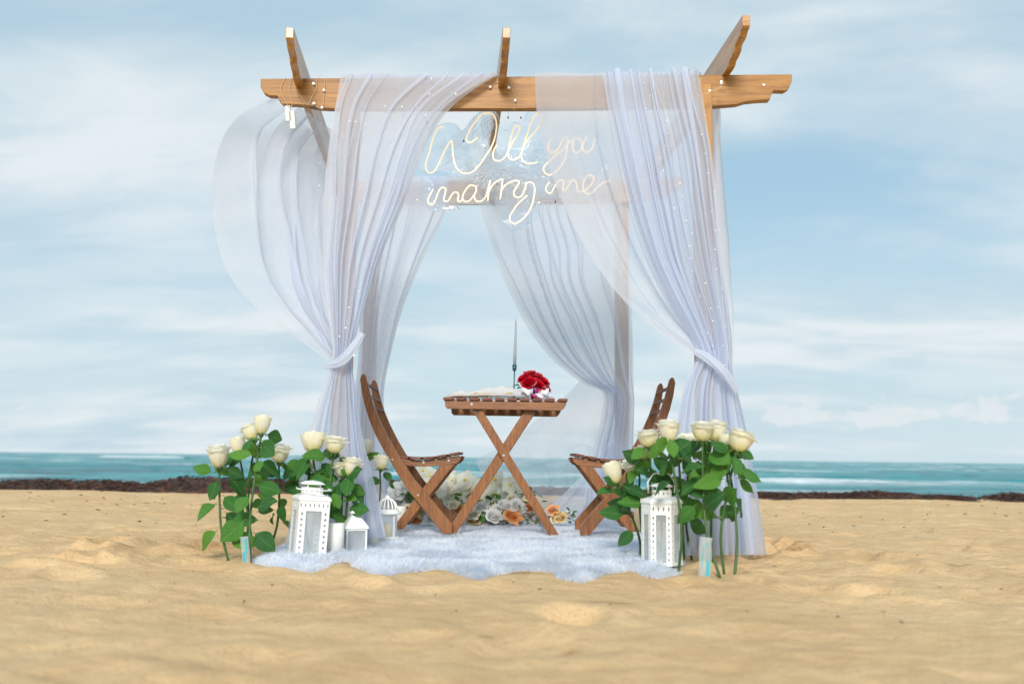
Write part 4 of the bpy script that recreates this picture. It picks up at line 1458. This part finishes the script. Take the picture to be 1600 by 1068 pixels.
for i, (px, py, rx) in enumerate(((816, 606, -.9), (812, 602, -1.6), (846, 610, .8))):
    p = at(px, py, YT - .08)
    link('leaf', LEAF[i % 4], bq, p - bq.location, (.2, .3, -rx), .035)


def ribbon_loop(px, py, rx, rz, an, mat, w=.018):
    c_ = at(px, py, YT - .185)
    rows = []
    for t in np.linspace(0, 2 * math.pi, 22):
        p = Vector((rx * math.cos(t) * (1 + .1 * math.sin(3 * t)), rz * math.sin(t) * 1.2, .006 * math.sin(2 * t)))
        p = Matrix.Rotation(R(an), 3, 'Y') @ p
        rows.append([c_ + p + Vector((0, abs(y_) * -.3, y_)) for y_ in (-w / 2, 0, w / 2)])
    P_ = np.array(rows)
    m = MB().quad_grid(P_)
    o_ = m.build('ribbon_loop', mat, bq, smooth=True, fixn=False)
    s_ = o_.modifiers.new('solid', 'SOLIDIFY')
    s_.thickness = .0015
    return o_


ribbon_loop(822, 612, .024, .013, 18, 'ribbon', .022)
ribbon_loop(851, 613, .022, .012, -22, 'ribbon', .022)
ribbon_loop(837, 610, .013, .010, 0, 'plum', .02)
ribbon_loop(836, 619, .020, .007, 0, 'plum', .02)
ribbon_loop(843, 618, .022, .006, -10, 'ribbon', .02)

# ================================================================== LANTERNS AND CANDLES
def diamond_strip(mb, o_, ux, uz, w, h, cell, n_cols=1, k=.62):
    """perforated sheet: cells each with a diamond hole"""
    nr = max(1, int(round(h / cell)))
    ch_ = h / nr
    cw = w / n_cols
    for i in range(nr):
        for j in range(n_cols):
            c_ = o_ + ux * (cw * (j + .5)) + uz * (ch_ * (i + .5))
            hx, hz_ = ux * cw / 2, uz * ch_ / 2
            b = len(mb.v)
            for a_ in (-hx - hz_, hx - hz_, hx + hz_, -hx + hz_, -hx * k * .6, -hz_ * k, hx * k * .6, hz_ * k):
                mb.v.append(tuple(c_ + a_))
            mb.f += [(b, b + 1, b + 5), (b + 1, b + 6, b + 5), (b + 1, b + 2, b + 6), (b + 2, b + 7, b + 6), (b + 2, b + 3, b + 7), (b + 3, b + 4, b + 7), (b + 3, b, b + 4), (b, b + 5, b + 4)]


def solid(o_, t=.0016):
    s_ = o_.modifiers.new('solid', 'SOLIDIFY')
    s_.thickness = t
    return o_


def big_lantern(px, py, rotz, label, scale=1.0, handle_up=False, sides=4, tilt=0):
    b = gnd(px, py, .018)
    L = thing('lantern', tuple(b), label, 'lantern', 'white metal lanterns')
    L.rotation_euler = (0, R(tilt), R(rotz))
    half = .062 * scale * (1.0 if sides == 4 else 1.06)
    H, top = .185 * scale, .045 * scale
    loc0 = L.location.copy()
    L.location = (0, 0, 0)
    ap_ = half if sides == 4 else half
    side = 2 * ap_ * math.tan(math.pi / sides)
    st = side * .25
    for k in range(sides):
        a = 2 * math.pi * k / sides
        nrm = Vector((math.cos(a), math.sin(a), 0))
        ux = Vector((-math.sin(a), math.cos(a), 0))
        uz = Vector((0, 0, 1))
        o0 = nrm * ap_ - ux * side / 2
        for j in (0, 1):
            m = MB()
            oo = o0 + ux * (0 if j == 0 else side - st) + uz * .012 * scale
            diamond_strip(m, oo, ux, uz, st, H - .012 * scale, .021 * scale)
            solid(m.build('stile', 'white_metal', L))
        m = MB()
        m.box(o0 + ux * side / 2 + uz * .006 * scale, (.004, side, .012 * scale), Matrix.Rotation(a, 3, 'Z'))
        m.build('bottom_rail', 'white_metal', L)
        m = MB()
        diamond_strip(m, o0 + uz * H, ux, uz, side, top, top * .72, 7 if sides == 4 else 4, .5)
        solid(m.build('top_rail', 'white_metal', L))
        m = MB()
        q0 = o0 + ux * st * .9 + uz * .012 * scale - nrm * .004
        q1 = q0 + ux * (side - 1.8 * st)
        m.prism([q0, q1, q1 + uz * (H - .012 * scale), q0 + uz * (H - .012 * scale)], -nrm * .0015)
        m.build('pane', 'pane', L)
    # roof: shoulders, perforated crown, cap ring
    z0 = H + top
    n_ = sides
    m = MB()
    cr_ = lambda r, z: [Vector((r * math.cos(2 * math.pi * (k + .5) / n_), r * math.sin(2 * math.pi * (k + .5) / n_), z)) for k in range(n_)]
    rad = ap_ / math.cos(math.pi / sides)
    rings = [cr_(rad * 1.05, z0 - .004), cr_(rad * 1.05, z0 + .003 * scale), cr_(rad * .95, z0 + .012 * scale), cr_(rad * .55, z0 + .022 * scale)]
    m.quad_grid(np.array(rings), close_u=True)
    solid(m.build('roof', 'white_metal', L), .002)
    zc2 = z0 + .020 * scale
    m = MB()
    rc = rad * .50
    nn = 12
    for k in range(nn):
        a0, a1 = 2 * math.pi * k / nn, 2 * math.pi * (k + 1) / nn
        p0 = Vector((rc * math.cos(a0), rc * math.sin(a0), zc2))
        p1 = Vector((rc * math.cos(a1), rc * math.sin(a1), zc2))
        diamond_strip(m, p0, p1 - p0, Vector((0, 0, 1)), 1.0, .026 * scale, .026 * scale, 1, .5)
    solid(m.build('crown', 'white_metal', L), .0014)
    zc3 = zc2 + .026 * scale
    for k in range(4):
        a = math.pi / 4 + k * math.pi / 2
        MB().tube([(rc * .8 * math.cos(a), rc * .8 * math.sin(a), zc3 - .004), (rc * .8 * math.cos(a), rc * .8 * math.sin(a), zc3 + .014 * scale)], .004 * scale, 6).build('cap_post', 'white_metal', L)
    MB().lathe([(.0001, .016 * scale), (rc * .7, .012 * scale), (rc * 1.12, .004 * scale), (rc * 1.14, 0), (rc * 1.05, -.001), (.0001, .006 * scale)], 24, (0, 0, zc3 + .012 * scale)).build('cap', 'white_metal', L, smooth=True)
    hw = rc * 1.45
    zh = zc3 + .004
    if handle_up:
        pts = [(-hw, 0, zc3 - .012), (-hw * 1.05, 0, zh + .025 * scale), (-hw * .62, 0, zh + .055 * scale), (0, 0, zh + .064 * scale), (hw * .62, 0, zh + .055 * scale), (hw * 1.05, 0, zh + .025 * scale), (hw, 0, zc3 - .012)]
    else:
        pts = [(-hw, 0, zc3 - .004), (-hw, -hw * .7, zc3 - .008), (0, -hw * 1.5, zc3 - .010), (hw, -hw * .7, zc3 - .008), (hw, 0, zc3 - .004)]
    MB().tube(pts if handle_up else cat_spline(np.array(pts), 24), .0030, 7).build('handle', 'white_metal', L, smooth=True)
    m = MB()
    m.prism(cr_(rad * .98, .002), (0, 0, .006))
    m.build('floor_plate', 'white_metal', L)
    L.location = loc0
    return L


big_lantern(479, 871, 24, 'large white square lantern with pierced frame, front left on the fur rug', 1.0, False, 4, 3)
big_lantern(1034, 881, 20, 'white six-sided pierced lantern with raised handle among the right roses', 1.03, True, 6, 0)

# small square lantern with pyramid roof
b = gnd(553, 862, .022)
L = thing('lantern', tuple(b), 'small white glass-sided lantern with pyramid roof between two pillar candles', 'lantern', 'white metal lanterns')
L.rotation_euler = (0, 0, R(22))
L0 = L.location.copy()
L.location = (0, 0, 0)
h_, H = .040, .098
for sx in (-1, 1):
    for sy in (-1, 1):
        MB().box((sx * h_, sy * h_, H / 2), (.007, .007, H)).build('corner_post', 'white_metal', L)
for k in range(4):
    M = Matrix.Rotation(k * math.pi / 2, 3, 'Z')
    MB().box(M @ Vector((h_ + .001, 0, .006)), (.006, 2 * h_ - .008, .012), M).build('bottom_rail', 'white_metal', L)
    MB().box(M @ Vector((h_ + .001, 0, H - .003)), (.006, 2 * h_ - .008, .010), M).build('top_rail', 'white_metal', L)
    MB().box(M @ Vector((h_ - .002, 0, H / 2)), (.0015, 2 * h_ - .008, H - .02), M).build('pane', 'pane', L)
sq = lambda r, z: [Vector((r * math.cos(math.pi / 4 + k * math.pi / 2) * 1.414, r * math.sin(math.pi / 4 + k * math.pi / 2) * 1.414, z)) for k in range(4)]
MB().quad_grid(np.array([sq(.049, H), sq(.049, H + .006), sq(.040, H + .020), sq(.018, H + .048)]), close_u=True).build('roof', 'white_metal', L)
m = MB()
for k in range(10):
    a0, a1 = 2 * math.pi * k / 10, 2 * math.pi * (k + 1) / 10
    p0, p1 = Vector((.018 * math.cos(a0), .018 * math.sin(a0), H + .044)), Vector((.018 * math.cos(a1), .018 * math.sin(a1), H + .044))
    diamond_strip(m, p0, p1 - p0, Vector((0, 0, 1)), 1.0, .018, .018, 1, .55)
solid(m.build('crown', 'white_metal', L), .001)
MB().lathe([(.022, .062), (.020, .068), (.012, .075), (.006, .078), (.0001, .079)], 18, (0, 0, H)).build('cap', 'white_metal', L, smooth=True)
MB().tube([(.008 * math.cos(t), 0, H + .080 + .008 * math.sin(t)) for t in np.linspace(0, 2 * math.pi, 14)], .0015, 5, False).build('ring', 'white_metal', L)
MB().box((0, 0, .003), (2 * h_, 2 * h_, .006)).build('floor_plate', 'white_metal', L)
L.location = L0

# round lantern with slotted dome and a candle in it
b = gnd(604, 842, .03)
L = thing('lantern', tuple(b), 'round white lantern with slotted dome, nearest the left chair', 'lantern', 'white metal lanterns')
L0 = L.location.copy()
L.location = (0, 0, 0)
MB().lathe([(.0001, .002), (.058, .002), (.060, .010), (.054, .014), (.0001, .014)], 28).build('base', 'white_metal', L, smooth=True)
MB().lathe([(.050, .014), (.050, .118)], 28).build('glass', 'pane', L, smooth=True)
for k in range(4):
    a = math.pi / 4 + k * math.pi / 2
    MB().box((.052 * math.cos(a), .052 * math.sin(a), .066), (.008, .005, .106), Matrix.Rotation(a, 3, 'Z')).build('corner_post', 'white_metal', L)
MB().lathe([(.050, .116), (.066, .118), (.068, .124), (.056, .136), (.046, .142)], 28).build('roof', 'white_metal', L, smooth=True)
for k in range(14):
    a = 2 * math.pi * k / 14
    MB().tube([(.046 * math.cos(a) * math.cos(t), .046 * math.sin(a) * math.cos(t), .142 + .050 * math.sin(t)) for t in np.linspace(0, 1.35, 7)], .0036, 5).build('dome_rib', 'white_metal', L)
MB().ball((0, 0, .194), .012, 12, 8).build('knob', 'white_metal', L, smooth=True)
L.location = L0
cdl = thing('pillar_candle', (b.x, b.y, b.z + .014), 'ivory pillar candle inside the round dome lantern', 'candle', 'pillar candles')
MB().lathe([(.0001, 0), (.022, 0), (.022, .055), (.019, .058), (.006, .055), (.0001, .055)], 20, (b.x, b.y, b.z + .015)).build('wax', 'candle_ivory', cdl, smooth=True)
MB().tube([(b.x, b.y, b.z + .068), (b.x + .001, b.y, b.z + .080)], .001, 5).build('wick', 'wick', cdl)
for px, py, w_, h_px, lab in ((524, 864, 25, 46, 'short white pillar candle right of the large square lantern'), (580, 850, 25, 47, 'taller white pillar candle behind the small glass lantern'), (624, 833, 20, 42, 'white pillar candle beside the rear leg of the left chair')):
    b = gnd(px, py, .03)
    k = b.y / FPX
    cdl = thing('pillar_candle', tuple(b), lab, 'candle', 'pillar candles')
    r_, hh = w_ * k / 2, h_px * k
    MB().lathe([(.0001, 0), (r_, 0), (r_, hh - .004), (r_ - .003, hh), (r_ * .7, hh - .003), (.0001, hh - .006)], 26, tuple(b)).build('wax', 'candle_wax', cdl, smooth=True)
    MB().tube([(b.x, b.y, b.z + hh - .006), (b.x + .001, b.y, b.z + hh + .006)], .001, 5).build('wick', 'wick', cdl)

# ================================================================== FLOWER BED AT THE BACK
YF0 = gnd(760, 820, ZG).y
fb = thing('flower_garland', (at(760, 815, YF0).x, YF0 + .1, 0.02), 'low garland of white orchids, white roses and peach roses behind the table', 'garland')
PE = rose_meshes('p', 'petal_peach', 600, .045, .036, 1.6)
AM = rose_meshes('a', 'petal_amber', 660, .045, .036, 1.4)
SN = [rose_meshes('s', 'petal_snow', 720, .052, .038, 1.2), rose_meshes('s', 'petal_snow', 780, .052, .038, 1.7)]
CRM = rose_meshes('c', 'petal_cream', 840, .052, .036, 1.5)
# orchid: five broad petals and a yellow lip
mo = MB()
for k in range(5):
    a = k * 2 * math.pi / 5 + .3
    nl, nw = 6, 5
    t = np.linspace(0, 1, nl)
    s = np.linspace(-1, 1, nw)
    S, T = np.meshgrid(s, t)
    wd = (.034 if k % 2 == 0 else .026) * np.sin(np.pi * np.clip(T, .04, .985) ** .7) ** .7
    x_, y_ = S * wd, .008 + T * .050
    z_ = .012 * T ** 2 - .006 * S ** 2 + .004 * np.sin(4 * T + k)
    mo.quad_grid(np.stack([x_ * math.cos(a) - y_ * math.sin(a), x_ * math.sin(a) + y_ * math.cos(a), z_], -1))
ORCH = mo.mesh('orchid', 'petal_orchid', True)
LIP = MB().ball((0, 0, .008), .0085, 10, 6, 1.2).mesh('lip', 'orchid_heart', True)
LEAFL = leaf_mesh(1, .5, .25, .15, 6, 'leaf_light')


def fhead(kind, px, py, dy, size, tx, ty, parent=None):
    parent = parent or fb
    p = at(px, py, YF0 + dy)
    tv = Vector((tx, ty, 1)).normalized()
    e = tv.to_track_quat('Z', 'Y').to_euler()
    name = {'PE': 'peach_rose', 'AM': 'amber_rose', 'S0': 'white_rose_head', 'S1': 'white_rose_head', 'CR': 'cream_rose_head'}[kind]
    core, outs = {'PE': PE, 'AM': AM, 'S0': SN[0], 'S1': SN[1], 'CR': CRM}[kind]
    h = link(name, core, parent, p - tv * .02 * size - parent.location, e, size)
    for m_ in outs:
        link('petal', m_, h)


def orchid(px, py, dy, size, rx, ry, parent=None):
    parent = parent or fb
    p = at(px, py, YF0 + dy)
    o_ = link('orchid', ORCH, parent, p - parent.location, (R(90) + rx, ry, 0), size)
    o_.rotation_euler = (R(80) + rx, ry, rx * .8)
    link('lip', LIP, o_)


rr = random.Random(77)
for px, py, kind, sz in ((650, 800, 'AM', .95), (652, 813, 'PE', .9), (716, 797, 'PE', .95), (741, 815, 'AM', 1.05), (799, 807, 'PE', 1.25), (823, 796, 'PE', 1.15), (740, 806, 'CR', .9),
                        (664, 806, 'S0', 1.0), (676, 812, 'S1', 1), (700, 806, 'S0', 1.05), (690, 795, 'S1', .9), (718, 812, 'S1', 1.1), (708, 790, 'CR', .8), (760, 800, 'S0', 1.0), (752, 794, 'S1', .9), (771, 808, 'S0', 1.15),
                        (783, 812, 'S1', 1.1), (765, 816, 'S1', 1.0), (790, 792, 'S0', 1.2), (808, 790, 'S1', .95), (776, 798, 'S0', .95), (812, 812, 'S1', 1.0), (833, 810, 'S0', 1.0), (845, 813, 'S1', .9), (815, 800, 'S0', .9),
                        (728, 800, 'S0', 1.0), (682, 800, 'CR', .9), (657, 792, 'CR', .8), (640, 806, 'S1', .9), (693, 816, 'S1', .9), (750, 784, 'CR', .8), (800, 780, 'CR', .8)):
    fhead(kind, px, py, rr.uniform(-.02, .10), sz, rr.uniform(-.35, .35), rr.uniform(-1.1, -.3))
for px, py in ((683, 763), (694, 752), (706, 748), (716, 757), (727, 750), (733, 762), (720, 770), (700, 768), (690, 778), (738, 774), (752, 765), (765, 758), (773, 748), (781, 757), (790, 765), (797, 757), (784, 772), (770, 771), (805, 769), (741, 755), (757, 778), (710, 778)):
    orchid(px, py, rr.uniform(.05, .2), rr.uniform(.85, 1.25), rr.uniform(-.3, .5), rr.uniform(-.7, .7))
for i in range(190):
    px = rr.uniform(640, 850)
    py = rr.uniform(772, 818)
    p = at(px, py, YF0 + rr.uniform(.0, .16))
    link('leaf', rr.choice(LEAF + [LEAFL] * 5), fb, p - fb.location, (rr.uniform(-.2, 1.3), rr.uniform(-.8, .8), rr.uniform(0, 6.28)), rr.uniform(.03, .062))
mb = MB()
for i in range(40):
    px = rr.uniform(660, 830)
    p = at(px, rr.uniform(768, 790), YF0 + .12)
    q = Vector((p.x + rr.uniform(-.03, .03), YF0 + .12, .02))
    mb.tube([q, q.lerp(p, .5) + Vector((rr.uniform(-.02, .02), 0, 0)), p], .0025, 5)
o = mb.build('stems', 'leaf_light', fb, smooth=True)
o['kind'] = 'stuff'

g2 = thing('flower_garland', (at(880, 815, YF0).x, YF0 + .05, .02), 'small spray of peach and yellow flowers between the table and the right chair', 'garland')
for px, py, kind, sz in ((863, 797, 'PE', .85), (876, 809, 'AM', .9), (868, 812, 'CR', .8), (888, 806, 'S0', .7)):
    fhead(kind, px, py, rr.uniform(-.02, .04), sz, rr.uniform(-.3, .3), -1.0, g2)
for i in range(34):
    p = at(rr.uniform(856, 898), rr.uniform(797, 815), YF0 + rr.uniform(0, .08))
    link('leaf', rr.choice(LEAF + [LEAFL, LEAFL]), g2, p - g2.location, (rr.uniform(-.2, 1.0), rr.uniform(-.8, .8), rr.uniform(0, 6.28)), rr.uniform(.025, .05))
g3 = thing('flower_garland', (at(632, 805, YF0).x, YF0 + .05, .02), 'cluster of large white blooms behind the left chair leg', 'garland')
for px, py, sz in ((626, 770, 1.5), (636, 764, 1.2), (640, 780, 1.1), (620, 784, 1.2)):
    fhead('S1', px, py, .1, sz, rr.uniform(-.6, .2), -1.0, g3)
for px, py, sz in ((672, 742, .9), (661, 735, .9)):
    orchid(px, py, .15, sz, .2, .2, g3)
for i in range(16):
    p = at(rr.uniform(618, 650), rr.uniform(770, 812), YF0 + rr.uniform(.02, .1))
    link('leaf', rr.choice(LEAF + [LEAFL]), g3, p - g3.location, (rr.uniform(-.2, 1.0), rr.uniform(-.8, .8), rr.uniform(0, 6.28)), rr.uniform(.03, .055))

# ================================================================== FUR RUG
x0, y0 = RUG.min(0) - .06
x1, y1 = RUG.max(0) + .06
gx, gy = np.arange(x0, x1, .014), np.arange(y0, y1, .014)
GX, GY = np.meshgrid(gx, gy)


def rug_z(X_, Y_):
    sd = poly_sd(RUG, X_, Y_) + .03 * fbm(X_ * 9, Y_ * 9, 301, 2)
    k = np.clip(sd / .07, 0, 1) ** .6
    front = np.clip((4.5 - Y_) / .6, 0, 1)
    lump = .012 + .03 * front
    return sd, (ZR - .014) * k + lump * fbm(X_ * 4.5, Y_ * 4.0, 303, 3) * k + .010 * fbm(X_ * 16, Y_ * 16, 307, 3) * k - .004


SD, GZ = rug_z(GX, GY)
rug = thing('fur_rug', (float(RUG[:, 0].mean()), float(RUG[:, 1].mean()), 0), 'white shaggy fur rug spread on the sand under the table and chairs', 'rug')
idx = np.arange(GX.size).reshape(GX.shape)
ok = (SD[:-1, :-1] > -.005) & (SD[1:, 1:] > -.005) & (SD[:-1, 1:] > -.005) & (SD[1:, :-1] > -.005)
mb = MB()
mb.v = [tuple(p) for p in np.stack([GX, GY, GZ], -1).reshape(-1, 3)]
mb.f = [tuple(map(int, q)) for q in np.stack([idx[:-1, :-1], idx[:-1, 1:], idx[1:, 1:], idx[1:, :-1]], -1)[ok]]
mb.build('backing', 'fur', rug, smooth=True, fixn=False)
rs = np.random.RandomState(12)
N = 190000
sx = rs.uniform(x0, x1, N * 2)
sy = y0 + (y1 - y0) * rs.rand(N * 2) ** 1.7
sdv, sz_ = rug_z(sx, sy)
keep = np.where(sdv > 0)[0][:N]
sx, sy, sz_, sdv = sx[keep], sy[keep], sz_[keep], sdv[keep]
n = len(sx)
lean = np.stack([fbm(sx * 6, sy * 6, 311, 2), fbm(sx * 6, sy * 6, 317, 2)], -1) * 5
lean += rs.normal(0, .45, (n, 2))
outw = np.exp(-sdv / .05)
lean[:, 1] -= .9 * outw * (sy < 4.4)
Ln = rs.uniform(.016, .032, n)
wd = rs.uniform(.0005, .0010, n) * (sy / 4.0)
az = rs.uniform(0, math.pi, n)
B = np.stack([sx, sy, sz_ - .003], -1)
D = np.stack([lean[:, 0], lean[:, 1], np.full(n, 1.0)], -1)
D /= np.linalg.norm(D, axis=1, keepdims=True)
S = np.stack([np.cos(az), np.sin(az), np.zeros(n)], -1) * wd[:, None]
mid = B + D * (Ln * .6)[:, None]
tipp = B + D * Ln[:, None] + np.stack([lean[:, 0] * .2, lean[:, 1] * .2, -np.full(n, .25)], -1) * (Ln * .5)[:, None]
V5 = np.stack([B - S, B + S, mid + S, mid - S, tipp], 1).reshape(-1, 3)
V5 -= np.array(rug.location)[None]
me = bpy.data.meshes.new('fur_pile')
me.vertices.add(len(V5))
me.vertices.foreach_set('co', V5.ravel())
k = np.arange(n) * 5
li = np.stack([k, k + 1, k + 2, k + 3, k + 3, k + 2, k + 4], 1).ravel()
me.loops.add(len(li))
me.loops.foreach_set('vertex_index', li)
me.polygons.add(2 * n)
me.polygons.foreach_set('loop_start', np.stack([np.arange(n) * 7, np.arange(n) * 7 + 4], 1).ravel())
me.update(calc_edges=True)
me.materials.append(MAT['fur'])
o = link('fur_pile', me, rug)
o['kind'] = 'stuff'
